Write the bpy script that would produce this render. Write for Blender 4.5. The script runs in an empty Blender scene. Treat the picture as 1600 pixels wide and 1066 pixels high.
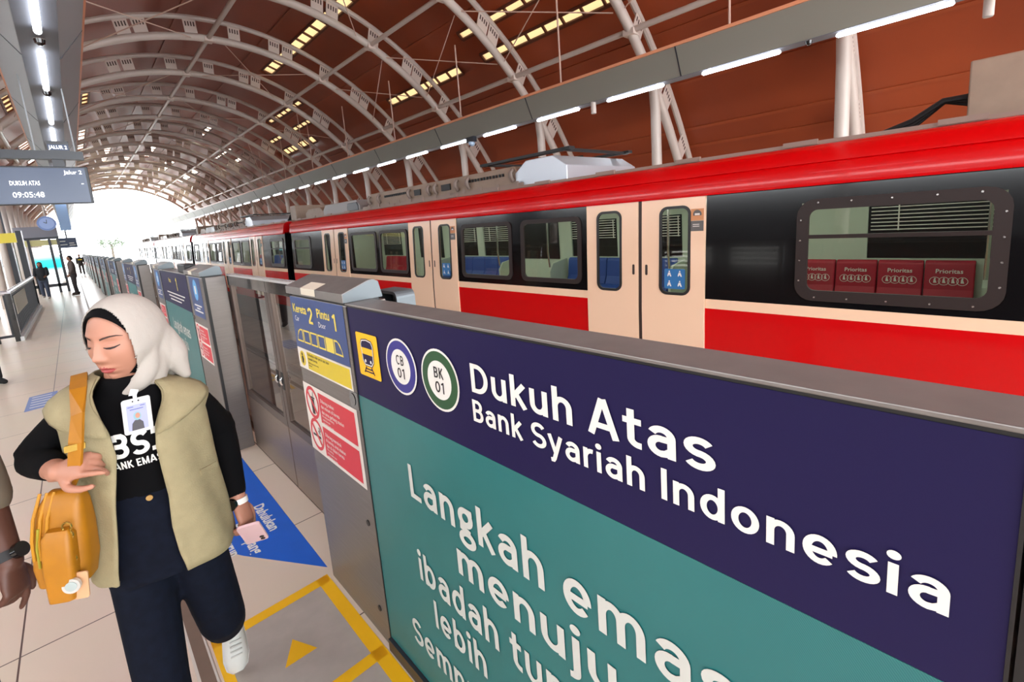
import bpy, bmesh, math, random
from mathutils import Vector, Matrix
from mathutils.bvhtree import BVHTree
random.seed(7)
scene = bpy.context.scene
COL = scene.collection
PI = math.pi

# ------------------------------------------------------------------ camera
cam_d = bpy.data.cameras.new('camera')
cam = bpy.data.objects.new('camera', cam_d)
COL.objects.link(cam)
YAW, PITCH, ROLL = 0.746142786, -0.160264530, -0.0779738183
_f = Vector((math.sin(YAW)*math.cos(PITCH), math.cos(YAW)*math.cos(PITCH), math.sin(PITCH)))
_r = _f.cross(Vector((0, 0, 1))).normalized()
_u = _r.cross(_f)
_c, _s = math.cos(ROLL), math.sin(ROLL)
_R = _c*_r + _s*_u
_U = -_s*_r + _c*_u
m = Matrix.Identity(4)
for i in range(3):
    m[i][0] = _R[i]; m[i][1] = _U[i]; m[i][2] = -_f[i]
m[0][3], m[1][3], m[2][3] = 0.0, 0.0, 1.75
cam.matrix_world = m
cam_d.sensor_fit = 'HORIZONTAL'
cam_d.sensor_width = 36.0
cam_d.lens = 723.94/1600*36.0
cam_d.shift_x = (800-795.8)/1600
cam_d.shift_y = -(533-459.75)/1600
cam_d.clip_start = 0.02
cam_d.clip_end = 500
scene.camera = cam

# ------------------------------------------------------------------ sky, exposure
world = bpy.data.worlds.new('sky')
scene.world = world
world.use_nodes = True
bg = world.node_tree.nodes['Background']
bg.inputs[0].default_value = (0.93, 0.97, 1.0, 1)
bg.inputs[1].default_value = 5.0
scene.view_settings.view_transform = 'Standard'
scene.view_settings.look = 'None'
scene.view_settings.gamma = 1.0
scene.view_settings.use_curve_mapping = False
scene.view_settings.exposure = 0.9
try:
    scene.cycles.use_denoising = True
    scene.cycles.max_bounces = 10
    scene.cycles.diffuse_bounces = 5
    scene.cycles.glossy_bounces = 4
    scene.cycles.transparent_max_bounces = 24
    scene.cycles.sample_clamp_indirect = 6
    scene.cycles.caustics_reflective = False
    scene.cycles.caustics_refractive = False
except Exception:
    pass

# ------------------------------------------------------------------ materials
def lin(c):
    return tuple((x/255/12.92 if x/255 <= 0.04045 else ((x/255+0.055)/1.055)**2.4) for x in c)
MATS = {}
def mat(name, rgb=(128, 128, 128), rough=0.5, metal=0.0, emit=None, estr=0.0, spec=0.5, coat=0.0,
        noise=0.0, nscale=8.0, stretch=None, bump=0.0, bscale=60.0):
    if name in MATS: return MATS[name]
    M = bpy.data.materials.new(name); M.use_nodes = True
    nt = M.node_tree; b = nt.nodes['Principled BSDF']
    col = lin(rgb)
    b.inputs['Base Color'].default_value = (*col, 1)
    b.inputs['Roughness'].default_value = rough
    b.inputs['Metallic'].default_value = metal
    b.inputs['Specular IOR Level'].default_value = spec
    b.inputs['Coat Weight'].default_value = coat
    b.inputs['Coat Roughness'].default_value = 0.05
    if emit:
        b.inputs['Emission Color'].default_value = (*lin(emit), 1)
        b.inputs['Emission Strength'].default_value = estr
    if noise > 0 or bump > 0:
        tc = nt.nodes.new('ShaderNodeTexCoord'); mp = nt.nodes.new('ShaderNodeMapping')
        nt.links.new(tc.outputs['Object'], mp.inputs['Vector'])
        if stretch: mp.inputs['Scale'].default_value = stretch
        if noise > 0:
            n = nt.nodes.new('ShaderNodeTexNoise'); n.inputs['Scale'].default_value = nscale
            n.inputs['Detail'].default_value = 5
            nt.links.new(mp.outputs[0], n.inputs['Vector'])
            r = nt.nodes.new('ShaderNodeValToRGB')
            lo = tuple(max(0, x*(1-noise)) for x in col); hi = tuple(min(1, x*(1+noise)) for x in col)
            r.color_ramp.elements[0].position = 0.3; r.color_ramp.elements[1].position = 0.7
            r.color_ramp.elements[0].color = (*lo, 1); r.color_ramp.elements[1].color = (*hi, 1)
            nt.links.new(n.outputs['Fac'], r.inputs['Fac'])
            nt.links.new(r.outputs['Color'], b.inputs['Base Color'])
        if bump > 0:
            n2 = nt.nodes.new('ShaderNodeTexNoise'); n2.inputs['Scale'].default_value = bscale
            n2.inputs['Detail'].default_value = 3
            nt.links.new(mp.outputs[0], n2.inputs['Vector'])
            bp = nt.nodes.new('ShaderNodeBump'); bp.inputs['Strength'].default_value = bump
            bp.inputs['Distance'].default_value = 0.02
            nt.links.new(n2.outputs['Fac'], bp.inputs['Height'])
            nt.links.new(bp.outputs['Normal'], b.inputs['Normal'])
    MATS[name] = M
    return M

def glass_mat(name, tint=(200, 210, 205), alpha_dark=0.0, rough=0.02, ior=1.45):
    """thin pane: part clear, part mirror by Fresnel"""
    if name in MATS: return MATS[name]
    M = bpy.data.materials.new(name); M.use_nodes = True
    nt = M.node_tree; nt.nodes.remove(nt.nodes['Principled BSDF'])
    out = nt.nodes['Material Output']
    t = nt.nodes.new('ShaderNodeBsdfTransparent'); t.inputs[0].default_value = (*lin(tint), 1)
    g = nt.nodes.new('ShaderNodeBsdfGlossy'); g.inputs['Roughness'].default_value = rough
    fr = nt.nodes.new('ShaderNodeFresnel'); fr.inputs['IOR'].default_value = ior
    mx = nt.nodes.new('ShaderNodeMixShader')
    nt.links.new(fr.outputs[0], mx.inputs[0]); nt.links.new(t.outputs[0], mx.inputs[1]); nt.links.new(g.outputs[0], mx.inputs[2])
    nt.links.new(mx.outputs[0], out.inputs['Surface'])
    MATS[name] = M
    return M

def floor_mat():
    M = bpy.data.materials.new('platform_tiles'); M.use_nodes = True
    nt = M.node_tree; b = nt.nodes['Principled BSDF']
    tc = nt.nodes.new('ShaderNodeTexCoord'); mp = nt.nodes.new('ShaderNodeMapping')
    mp.inputs['Location'].default_value = (0.46, -2.878, 0)
    nt.links.new(tc.outputs['Object'], mp.inputs['Vector'])
    br = nt.nodes.new('ShaderNodeTexBrick')
    br.offset = 0.0; br.squash = 1.0
    br.inputs['Scale'].default_value = 1.0
    br.inputs['Brick Width'].default_value = 1.35; br.inputs['Row Height'].default_value = 0.945
    br.inputs['Mortar Size'].default_value = 0.0035; br.inputs['Mortar Smooth'].default_value = 0.0
    br.inputs['Bias'].default_value = 0
    br.inputs['Color1'].default_value = (*lin((226, 206, 188)), 1)
    br.inputs['Color2'].default_value = (*lin((221, 202, 184)), 1)
    br.inputs['Mortar'].default_value = (*lin((92, 70, 66)), 1)
    nt.links.new(mp.outputs[0], br.inputs['Vector'])
    n = nt.nodes.new('ShaderNodeTexNoise'); n.inputs['Scale'].default_value = 1.6; n.inputs['Detail'].default_value = 8
    nt.links.new(tc.outputs['Object'], n.inputs['Vector'])
    mx = nt.nodes.new('ShaderNodeMix'); mx.data_type = 'RGBA'; mx.blend_type = 'MULTIPLY'
    mx.inputs[0].default_value = 0.12
    nt.links.new(br.outputs['Color'], mx.inputs[6]); nt.links.new(n.outputs['Color'], mx.inputs[7])
    nt.links.new(mx.outputs[2], b.inputs['Base Color'])
    b.inputs['Roughness'].default_value = 0.28
    MATS['platform_tiles'] = M
    return M

def panel_film(name, rgb, rgb2):
    """printed film with a fine woven perforation"""
    M = bpy.data.materials.new(name); M.use_nodes = True
    nt = M.node_tree; b = nt.nodes['Principled BSDF']
    tc = nt.nodes.new('ShaderNodeTexCoord'); mp = nt.nodes.new('ShaderNodeMapping')
    mp.inputs['Rotation'].default_value = (math.radians(38), 0, 0)
    nt.links.new(tc.outputs['Object'], mp.inputs['Vector'])
    w = nt.nodes.new('ShaderNodeTexWave'); w.wave_type = 'BANDS'; w.bands_direction = 'Y'
    w.inputs['Scale'].default_value = 95; w.inputs['Distortion'].default_value = 0.4
    nt.links.new(mp.outputs[0], w.inputs['Vector'])
    n = nt.nodes.new('ShaderNodeTexNoise'); n.inputs['Scale'].default_value = 3; n.inputs['Detail'].default_value = 4
    nt.links.new(tc.outputs['Object'], n.inputs['Vector'])
    mu = nt.nodes.new('ShaderNodeMath'); mu.operation = 'MULTIPLY'
    nt.links.new(w.outputs['Fac'], mu.inputs[0]); nt.links.new(n.outputs['Fac'], mu.inputs[1])
    r = nt.nodes.new('ShaderNodeMix'); r.data_type = 'RGBA'
    r.inputs[6].default_value = (*lin(rgb), 1); r.inputs[7].default_value = (*lin(rgb2), 1)
    nt.links.new(mu.outputs[0], r.inputs[0])
    nt.links.new(r.outputs[2], b.inputs['Base Color'])
    b.inputs['Roughness'].default_value = 0.4
    MATS[name] = M
    return M

def roof_mat():
    M = bpy.data.materials.new('copper_orange_cladding'); M.use_nodes = True
    nt = M.node_tree; b = nt.nodes['Principled BSDF']
    tc = nt.nodes.new('ShaderNodeTexCoord')
    n = nt.nodes.new('ShaderNodeTexNoise'); n.inputs['Scale'].default_value = 0.35; n.inputs['Detail'].default_value = 3
    nt.links.new(tc.outputs['Object'], n.inputs['Vector'])
    r = nt.nodes.new('ShaderNodeValToRGB')
    r.color_ramp.elements[0].position = 0.35; r.color_ramp.elements[1].position = 0.65
    r.color_ramp.elements[0].color = (*lin((134, 56, 26)), 1); r.color_ramp.elements[1].color = (*lin((152, 66, 30)), 1)
    nt.links.new(n.outputs['Fac'], r.inputs['Fac']); nt.links.new(r.outputs[0], b.inputs['Base Color'])
    b.inputs['Roughness'].default_value = 0.38
    b.inputs['Specular IOR Level'].default_value = 0.6
    MATS['copper_orange_cladding'] = M
    return M

STEEL = mat('brushed_steel', (120, 114, 110), 0.38, 0.45, noise=0.1, nscale=6, stretch=(1, 1, 30))
STEEL_D = mat('dark_brushed_steel', (96, 98, 100), 0.36, 0.8, noise=0.08, nscale=6, stretch=(1, 1, 30))
CAPM = mat('grey_coated_metal', (135, 130, 127), 0.42, 0.5, noise=0.08, nscale=14)
LIDSIDE = mat('pale_grey_metal', (96, 104, 108), 0.45, 0.3)
BLACK = mat('black_rubber', (18, 18, 20), 0.5)
BLACKG = mat('black_gloss', (14, 14, 16), 0.12, coat=0.5)
DARKM = mat('dark_painted_metal', (40, 44, 52), 0.35)
INDIGO = mat('indigo_film', (28, 22, 66), 0.5, spec=0.2)
TEAL = panel_film('teal_film', (22, 102, 104), (58, 132, 130))
WHITE_INK = mat('white_ink', (232, 230, 224), 0.5)
GREY_INK = mat('pale_grey_ink', (205, 208, 202), 0.5)
YELLOW = mat('yellow_paint', (250, 190, 10), 0.5, noise=0.05, nscale=5)
BLUESIGN = mat('blue_sign_film', (45, 72, 128), 0.4)
YTEXT = mat('yellow_ink', (236, 214, 90), 0.5)
YSIGN = mat('yellow_sign_film', (226, 200, 40), 0.45)
REDSIGN = mat('red_sign_film', (214, 42, 60), 0.45)
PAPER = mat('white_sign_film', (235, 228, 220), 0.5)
BLUEFLOOR = mat('blue_floor_film', (20, 96, 205), 0.4, noise=0.04)
GREYFLOOR = mat('grey_floor_film', (176, 166, 158), 0.5, noise=0.06, nscale=12)
GREEN_RING = mat('green_ring_ink', (40, 82, 50), 0.45)
BLUE_RING = mat('blue_ring_ink', (46, 44, 130), 0.45)
INK = mat('black_ink', (24, 22, 26), 0.5)
RIBW = mat('white_painted_steel', (196, 184, 175), 0.38)
ORANGE = roof_mat()
LED = mat('led_tube', (255, 255, 255), 0.4, emit=(238, 244, 255), estr=5.5)
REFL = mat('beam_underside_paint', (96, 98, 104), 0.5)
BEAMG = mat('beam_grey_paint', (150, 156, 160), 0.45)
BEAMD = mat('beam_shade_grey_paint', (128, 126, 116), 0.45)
COPPER_TRIM = mat('copper_trim', (222, 150, 112), 0.4)
CREAM = mat('train_cream_paint', (250, 212, 180), 0.22, coat=0.4)
RED = mat('train_red_paint', (206, 1, 7), 0.25, coat=0.25, spec=0.3)
TBLACK = mat('train_black_band', (13, 12, 14), 0.15, coat=0.2, spec=0.35)
TGLASS = glass_mat('train_window_glass', (218, 226, 218), ior=1.65)
DGLASS = glass_mat('screen_door_glass', (205, 200, 192), ior=1.9)

# ------------------------------------------------------------------ mesh builder
class MB:
    def __init__(s): s.v = []; s.f = []; s.mi = []; s.m = 0
    def add(s, vs, fs):
        o = len(s.v); s.v += [tuple(p) for p in vs]
        for f in fs: s.f.append(tuple(o+i for i in f)); s.mi.append(s.m)
        return s
    def box(s, x0, x1, y0, y1, z0, z1):
        vs = [(x, y, z) for x in (x0, x1) for y in (y0, y1) for z in (z0, z1)]
        return s.add(vs, [(0, 1, 3, 2), (4, 6, 7, 5), (0, 4, 5, 1), (2, 3, 7, 6), (0, 2, 6, 4), (1, 5, 7, 3)])
    def loft(s, rings, cap=True, close=True):
        n = len(rings[0]); vs = [p for r in rings for p in r]; fs = []
        for k in range(len(rings)-1):
            for i in range(n if close else n-1):
                j = (i+1) % n
                fs.append((k*n+i, k*n+j, (k+1)*n+j, (k+1)*n+i))
        if cap and close:
            fs.append(tuple(range(n-1, -1, -1))); fs.append(tuple((len(rings)-1)*n+i for i in range(n)))
        return s.add(vs, fs)
    def tube(s, pts, r, n=10, cap=True, r2=None):
        pts = [Vector(p) for p in pts]; rings = []
        ref = None
        for i, p in enumerate(pts):
            d = (pts[min(i+1, len(pts)-1)] - pts[max(i-1, 0)]).normalized()
            if ref is None:
                ref = Vector((0, 0, 1)) if abs(d.z) < 0.9 else Vector((1, 0, 0))
            a = d.cross(ref).normalized(); b = a.cross(d).normalized(); ref = b
            rr = r[i] if isinstance(r, (list, tuple)) else r
            rb = rr if r2 is None else r2
            rings.append([tuple(p + a*math.cos(2*PI*k/n)*rr + b*math.sin(2*PI*k/n)*rb) for k in range(n)])
        return s.loft(rings, cap)
    def prism(s, poly, axis, a, b):
        """polygon in the two other axes, extruded from a to b along axis"""
        def P(u, v, w): return {'x': (w, u, v), 'y': (u, w, v), 'z': (u, v, w)}[axis]
        return s.loft([[P(u, v, a) for u, v in poly], [P(u, v, b) for u, v in poly]])
    def cyl(s, c, axis, r, h0, h1, n=20):
        return s.prism([((c[0]+r*math.cos(2*PI*k/n)), (c[1]+r*math.sin(2*PI*k/n))) for k in range(n)], axis, h0, h1)
    def ring(s, outer, inner, axis, a, b):
        """frame between two closed outlines with the same point count"""
        def P(u, v, w): return {'x': (w, u, v), 'y': (u, w, v), 'z': (u, v, w)}[axis]
        n = len(outer)
        vs = [P(u, v, a) for u, v in outer]+[P(u, v, a) for u, v in inner]+[P(u, v, b) for u, v in outer]+[P(u, v, b) for u, v in inner]
        fs = []
        for i in range(n):
            j = (i+1) % n
            fs += [(i, j, n+j, n+i), (2*n+i, 3*n+i, 3*n+j, 2*n+j), (i, 2*n+i, 2*n+j, j), (n+i, n+j, 3*n+j, 3*n+i)]
        return s.add(vs, fs)
    def build(s, name, mats, parent=None, smooth=False, bevel=0.0, local=False, face=None):
        me = bpy.data.meshes.new(name)
        off = Vector((0, 0, 0))
        if parent is not None and not local: off = wloc(parent)
        me.from_pydata([tuple(Vector(p)-off) for p in s.v], [], s.f)
        if not isinstance(mats, (list, tuple)): mats = [mats]
        for M in mats: me.materials.append(M)
        if len(mats) > 1: me.polygons.foreach_set('material_index', s.mi)
        bm = bmesh.new(); bm.from_mesh(me)
        bmesh.ops.recalc_face_normals(bm, faces=bm.faces)
        if face is not None:
            for q in bm.faces:
                if q.normal.dot(Vector(face)) < 0: q.normal_flip()
        bm.to_mesh(me); bm.free()
        if smooth:
            me.polygons.foreach_set('use_smooth', [True]*len(me.polygons))
            try: me.set_sharp_from_angle(angle=math.radians(40))
            except Exception: pass
        o = bpy.data.objects.new(name, me); COL.objects.link(o)
        if parent is not None: o.parent = parent
        if bevel > 0:
            b = o.modifiers.new('bevel', 'BEVEL'); b.width = bevel; b.segments = 2; b.limit_method = 'ANGLE'
        me.update()
        return o

def wloc(o):
    v = Vector((0, 0, 0))
    while o is not None: v += Vector(o.location); o = o.parent
    return v
def tag(o, label=None, cat=None, group=None, kind=None):
    if label: o['label'] = label
    if cat: o['category'] = cat
    if group: o['group'] = group
    if kind: o['kind'] = kind
    return o
def thing(name, label, cat, loc=(0, 0, 0), group=None):
    o = bpy.data.objects.new(name, None); COL.objects.link(o)
    o.location = loc; o.empty_display_size = 0.1
    return tag(o, label, cat, group)
def struct(o): o['kind'] = 'structure'; return o
def copy_tree(o, parent=None):
    c = o.copy(); COL.objects.link(c)
    if parent is not None: c.parent = parent
    for ch in list(o.children): copy_tree(ch, c)
    return c
def rrect(u0, u1, v0, v1, r, n=5):
    out = []
    for (cu, cv, a0) in ((u1-r, v1-r, 0), (u0+r, v1-r, 90), (u0+r, v0+r, 180), (u1-r, v0+r, 270)):
        for k in range(n+1):
            a = math.radians(a0+90*k/n); out.append((cu+r*math.cos(a), cv+r*math.sin(a)))
    return out

# ------------------------------------------------------------------ lettering: a monoline grotesque
W = 0.155; S_ = W/2; XH = 0.74
def arc(cx, cy, rx, ry, a0, a1, n=14):
    return [(cx+rx*math.cos(math.radians(a0+(a1-a0)*k/n)), cy+ry*math.sin(math.radians(a0+(a1-a0)*k/n))) for k in range(n+1)]
def glyphs():
    G = {}; x0 = 0.07+S_; q = XH/2; rb = q-S_
    def bowl(cx, rx=0.215): return arc(cx, q, rx, rb, 0, 360, 28)
    arch = lambda x, w=0.38: arc(x+w/2, 0.43, w/2, XH-S_-0.43, 180, 0)+[(x+w, 0)]
    G['n'] = ([[(x0, 0), (x0, XH)], [(x0, 0.36)]+arch(x0)], x0*2+0.38)
    G['h'] = ([[(x0, 0), (x0, 1)], [(x0, 0.36)]+arch(x0)], x0*2+0.38)
    G['m'] = ([[(x0, 0), (x0, XH)], [(x0, 0.36)]+arch(x0, 0.34), [(x0+0.34, 0.36)]+arch(x0+0.34, 0.34)], x0*2+0.68)
    G['u'] = ([[(x0, XH), (x0, 0.31)]+arc(x0+0.19, 0.31, 0.19, 0.31-S_, 180, 360), [(x0+0.38, XH), (x0+0.38, 0)]], x0*2+0.38)
    G['k'] = ([[(x0, 0), (x0, 1)], [(x0+0.37, XH), (x0+0.01, 0.31)], [(x0+0.12, 0.42), (x0+0.39, 0)]], x0+0.39+0.09)
    G['r'] = ([[(x0, 0), (x0, XH)], [(x0, 0.34)]+arc(x0+0.22, 0.4, 0.22, XH-S_-0.4, 180, 78)], x0+0.26+0.06)
    G['i'] = ([[(x0, 0), (x0, XH)], 'dot', (x0, 0.935)], x0*2)
    G['j'] = ([[(x0+0.02, XH), (x0+0.02, -0.08)]+arc(x0-0.12, -0.08, 0.14, 0.13, 0, -95, 8), 'dot', (x0+0.02, 0.935)], x0*2+0.03)
    G['l'] = ([[(x0, 0), (x0, 1)]], x0*2)
    G['I'] = ([[(x0+0.02, 0), (x0+0.02, 1)]], x0*2+0.04)
    G['o'] = ([bowl(x0+0.215)], x0*2+0.43)
    G['b'] = ([[(x0, 0), (x0, 1)], bowl(x0+0.205, 0.205)], x0*2+0.41)
    G['p'] = ([[(x0, -0.26), (x0, XH)], bowl(x0+0.205, 0.205)], x0*2+0.41)
    G['d'] = ([[(x0+0.41, 0), (x0+0.41, 1)], bowl(x0+0.205, 0.205)], x0*2+0.41)
    G['e'] = ([[(x0+0.43, q-0.03), (x0, q-0.03)], arc(x0+0.215, q, 0.215, rb, -6, 318, 26)], x0*2+0.42)
    x1 = x0+0.38; bt = 0.44
    G['a'] = ([[(x1, 0), (x1, 0.48)]+arc(x1-0.19, 0.48, 0.19, XH-S_-0.48, 0, 158, 12),
               [(x1, bt), (x1-0.19, bt-0.01)]+arc(x1-0.2, (bt+S_)/2-0.005, 0.18, (bt-S_)/2, 90, 270, 12)+[(x1-0.1, S_+0.02), (x1, 0.19)]], x1+S_+0.07)
    def ess(h, rx):
        ry = (h-2*S_)/4; c = x0+rx
        return [arc(c, h-S_-ry, rx, ry, 28, 180, 10)+arc(c, h-S_-ry, rx, ry, 180, 262, 5)[1:]+arc(c, S_+ry, rx*1.04, ry, 82, 0, 5)+arc(c, S_+ry, rx*1.04, ry, 0, -154, 10)[1:]]
    G['s'] = (ess(XH, 0.185), x0*2+0.37-0.04)
    G['S'] = (ess(1.0, 0.235), x0*2+0.47-0.04)
    G['t'] = ([[(x0+0.08, 0.95), (x0+0.08, 0.23)]+arc(x0+0.24, 0.23, 0.16, 0.23-S_, 180, 275, 8)+[(x0+0.3, S_)], [(x0-0.09, XH-S_), (x0+0.3, XH-S_)]], x0+0.3+0.05)
    G['y'] = ([[(0.12, XH), (0.35, 0.06)], [(0.58, XH), (0.3, -0.16)]+[(0.25, -0.24), (0.15, -0.25)]], 0.68)
    G['D'] = ([[(x0, 0), (x0, 1)], [(x0-S_+0.02, 1-S_), (x0+0.17, 1-S_)]+arc(x0+0.17, 0.5, 0.34, 0.5-S_, 90, -90, 20)+[(x0-S_+0.02, S_)]], x0*2+0.5)
    G['B'] = ([[(x0, 0), (x0, 1)], [(x0, 1-S_), (x0+0.2, 1-S_)]+arc(x0+0.2, 0.72, 0.19, 0.2, 90, -90, 12)+[(x0, 0.52)],
               [(x0, 0.52), (x0+0.22, 0.52)]+arc(x0+0.22, 0.3, 0.21, 0.22, 90, -90, 12)+[(x0, S_)]], x0*2+0.41)
    G['A'] = ([[(0.1, 0), (0.36, 0.93), (0.38, 1.0)], [(0.68, 0), (0.42, 0.93), (0.4, 1.0)], [(0.22, 0.28), (0.56, 0.28)], [(0.31, 1-S_), (0.47, 1-S_)]], 0.78)
    G['L'] = ([[(x0, 0), (x0, 1)], [(x0, S_), (x0+0.4, S_)]], x0+0.4+0.06)
    G['K'] = ([[(x0, 0), (x0, 1)], [(x0+0.42, 1), (x0+0.01, 0.42)], [(x0+0.14, 0.56), (x0+0.46, 0)]], x0+0.46+0.09)
    G['N'] = ([[(x0, 0), (x0, 1)], [(x0, 0.95), (x0+0.42, 0.05)], [(x0+0.42, 0), (x0+0.42, 1)]], x0*2+0.42)
    G['E'] = ([[(x0, 0), (x0, 1)], [(x0, 1-S_), (x0+0.4, 1-S_)], [(x0, 0.51), (x0+0.36, 0.51)], [(x0, S_), (x0+0.4, S_)]], x0+0.46)
    G['M'] = ([[(x0, 0), (x0, 1)], [(x0+0.01, 0.95), (x0+0.29, 0.1), (x0+0.57, 0.95)], [(x0+0.58, 0), (x0+0.58, 1)]], x0*2+0.58)
    G['C'] = ([arc(x0+0.3, 0.5, 0.3, 0.5-S_, 48, 312, 24)], x0*2+0.52)
    G['P'] = ([[(x0, 0), (x0, 1)], [(x0, 1-S_), (x0+0.2, 1-S_)]+arc(x0+0.2, 0.69, 0.2, 0.23, 90, -90, 12)+[(x0, 0.46)]], x0*2+0.38)
    G['0'] = ([arc(x0+0.22, 0.5, 0.22, 0.5-S_, 0, 360, 28)], x0*2+0.44)
    G['1'] = ([[(x0+0.16, 0), (x0+0.16, 1)], [(x0+0.16, 0.93), (x0-0.06, 0.78)]], x0*2+0.17)
    G['2'] = ([arc(x0+0.2, 0.7, 0.2, 0.3-S_, 165, -20, 14)+[(x0+0.3, 0.5), (x0, S_+0.03)], [(x0-0.05, S_), (x0+0.44, S_)]], x0*2+0.42)
    G['g'] = ([arc(x0+0.18, 0.47, 0.18, 0.19, 0, 360, 22), [(x0+0.22, XH-S_), (x0+0.42, XH-S_)], [(x0+0.06, 0.3), (x0+0.05, 0.17), (x0+0.2, 0.13), (x0+0.32, 0.1)],
               arc(x0+0.2, -0.11, 0.21, 0.16, 0, 360, 24)], x0*2+0.36)
    G[' '] = ([], 0.3)
    return G
GL = glyphs()
def ribbon(mb, pts, w, P):
    n = len(pts); closed = n > 3 and math.hypot(pts[0][0]-pts[-1][0], pts[0][1]-pts[-1][1]) < 1e-6
    L = []; Rr = []
    for i, (x, y) in enumerate(pts):
        if closed and i in (0, n-1): a = pts[n-2]; c = pts[1]
        else: a = pts[max(i-1, 0)]; c = pts[min(i+1, n-1)]
        d1 = Vector((x-a[0], y-a[1])); d2 = Vector((c[0]-x, c[1]-y))
        if d1.length < 1e-9: d1 = d2
        if d2.length < 1e-9: d2 = d1
        d1.normalize(); d2.normalize(); t = d1+d2
        if t.length < 1e-6: t = d1
        t.normalize(); nn = Vector((-t.y, t.x)); k = w/2/max(0.5, nn.dot(Vector((-d1.y, d1.x))))
        L.append(P(x+nn.x*k, y+nn.y*k)); Rr.append(P(x-nn.x*k, y-nn.y*k))
    mb.add(L+Rr, [(i, i+1, n+i+1, n+i) for i in range(n-1)])
def letters(mb, text, origin, ud, vd, h, width=None, weight=1.0, space=0.0, italic=0.0, align=0):
    """flat letters on the plane (origin, ud, vd); h is the capital height, width the full run"""
    adv = 0; items = []
    for ch in text:
        g = GL.get(ch)
        if g is None: g = GL[' ']
        items.append((adv, g[0])); adv += g[1]+space
    total = adv-space
    sx = h if width is None else width/(total-0.14)
    o = Vector(origin); ud = Vector(ud); vd = Vector(vd); nd = ud.cross(vd)
    sh = -0.07-(total-0.14)*{0: 0, 1: 0.5, 2: 1}[align]
    for ax, strokes in items:
        k = 0; lift = 0
        def P(x, y): return o+ud*((x+ax+sh)*sx+italic*y*h)+vd*(y*h)+nd*(0.00018*lift)

        while k < len(strokes):
            st = strokes[k]; lift += 1
            if st == 'dot':
                c = strokes[k+1]; k += 2
                mb.add([P(c[0], c[1])]+[P(c[0]+0.105*math.cos(2*PI*j/16), c[1]+0.105*math.sin(2*PI*j/16)) for j in range(16)],
                       [(0, j+1, (j+1) % 16+1) for j in range(16)])
                continue
            ribbon(mb, st, W*weight, P); k += 1
    return total*sx
def font_text(mb, text, origin, ud, vd, h, bold=0.0, align='LEFT', width=None):
    """small print from Blender's own built-in face, as flat mesh"""
    cu = bpy.data.curves.new('t', 'FONT'); cu.body = text; cu.size = 1.0; cu.resolution_u = 2; cu.offset = bold
    cu.align_x = align
    ob = bpy.data.objects.new('t', cu); COL.objects.link(ob)
    dg = bpy.context.evaluated_depsgraph_get()
    me = bpy.data.meshes.new_from_object(ob.evaluated_get(dg))
    o = Vector(origin); ud = Vector(ud); vd = Vector(vd); k = h/0.69
    xs = [v.co.x for v in me.vertices] or [0, 1]
    kx = k if width is None else width/max(1e-6, (max(xs)-min(xs)))
    mb.add([o+ud*(v.co.x*kx)+vd*(v.co.y*k) for v in me.vertices], [tuple(p.vertices) for p in me.polygons])
    bpy.data.objects.remove(ob); bpy.data.curves.remove(cu); bpy.data.meshes.remove(me)
# ------------------------------------------------------------------ the setting
FL = floor_mat()
Y0, Y1 = -9.0, 66.0
b = MB().box(-4.55, 0.95, Y0, Y1, -1.3, 0.0)
struct(b.build('floor', FL))
CONC = mat('track_concrete', (150, 128, 112), 0.8, noise=0.15, nscale=2.5)
b = MB().box(0.95, 14.5, Y0, Y1, -1.5, -1.3)
struct(b.build('ground', CONC))
# dark drain strip with its pale edges along the platform
b = MB(); b.box(0.096, 0.142, Y0, Y1, -0.01, 0.004)
struct(b.build('trim_1', mat('bronze_strip', (120, 98, 84), 0.45, noise=0.06)))
b = MB(); b.box(0.086, 0.096, Y0, Y1, -0.01, 0.0035); b.box(0.142, 0.150, Y0, Y1, -0.01, 0.0035)
struct(b.build('trim_2', mat('steel_edge', (225, 215, 205), 0.3, 0.4)))

# arched roof: cladding with real openings for the skylight strips
XC, ZC, RA, RB = 4.25, -4.68, 9.12, 12.42
def AP(th, u=1.0):
    a = math.radians(th); return (XC+RA*u*math.cos(a), ZC+RB*u*math.sin(a))
SKY = [  # theta low, theta high, y start, y end
    (73.4, 75.6, 11.3, 20.7), (55.2, 56.8, 12.0, 16.45), (55.4, 56.8, 5.4, 10.9), (59.8, 61.1, 6.6, 11.1), (64.5, 65.8, 21.6, 26.0),
    (59.7, 61.0, 21.3, 29.8), (73.3, 74.8, 31.5, 35.5), (64.4, 65.4, 34.0, 39.5), (47.2, 47.9, 1.2, 7.1), (47.2, 47.9, 8.4, 20.4),
    (47.2, 47.9, 22.0, 32.0), (105.2, 106.8, 26.5, 30.5), (119.2, 121.8, 30.0, 33.0), (111, 112.6, 13.0, 19.0), (119.5, 121, 18.0, 26.0),
    (105, 107, 34.0, 41.0), (119, 121.4, 36.5, 43), (47.2, 47.9, 34, 44), (55.0, 57.0, 24, 29), (59.8, 61.2, 33, 39),
    (82, 84.5, 40, 46), (96, 99, 42, 50), (88, 91, 47, 54), (73, 76, 44, 52), (64, 66.5, 45, 53), (110, 113, 46, 54), (103, 106, 52, 59),
    (80, 83, 53, 60), (92, 95, 56, 63), (68, 71, 55, 62), (58, 61, 50, 58), (121, 124, 48, 56), (73.4, 75.6, -4, 6.5)]
TH0, TH1 = 20.0, 141.0
ths = sorted(set([TH0+i*2.2 for i in range(int((TH1-TH0)/2.2)+1)]+[TH1]+[t for s in SKY for t in s[:2]]))
ys = sorted(set([Y0+i*2.5 for i in range(int((Y1-Y0)/2.5)+1)]+[Y1]+[y for s in SKY for y in s[2:]]))
def is_open(t, y):
    return any(s[0] < t < s[1] and s[2] < y < s[3] for s in SKY)
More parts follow.
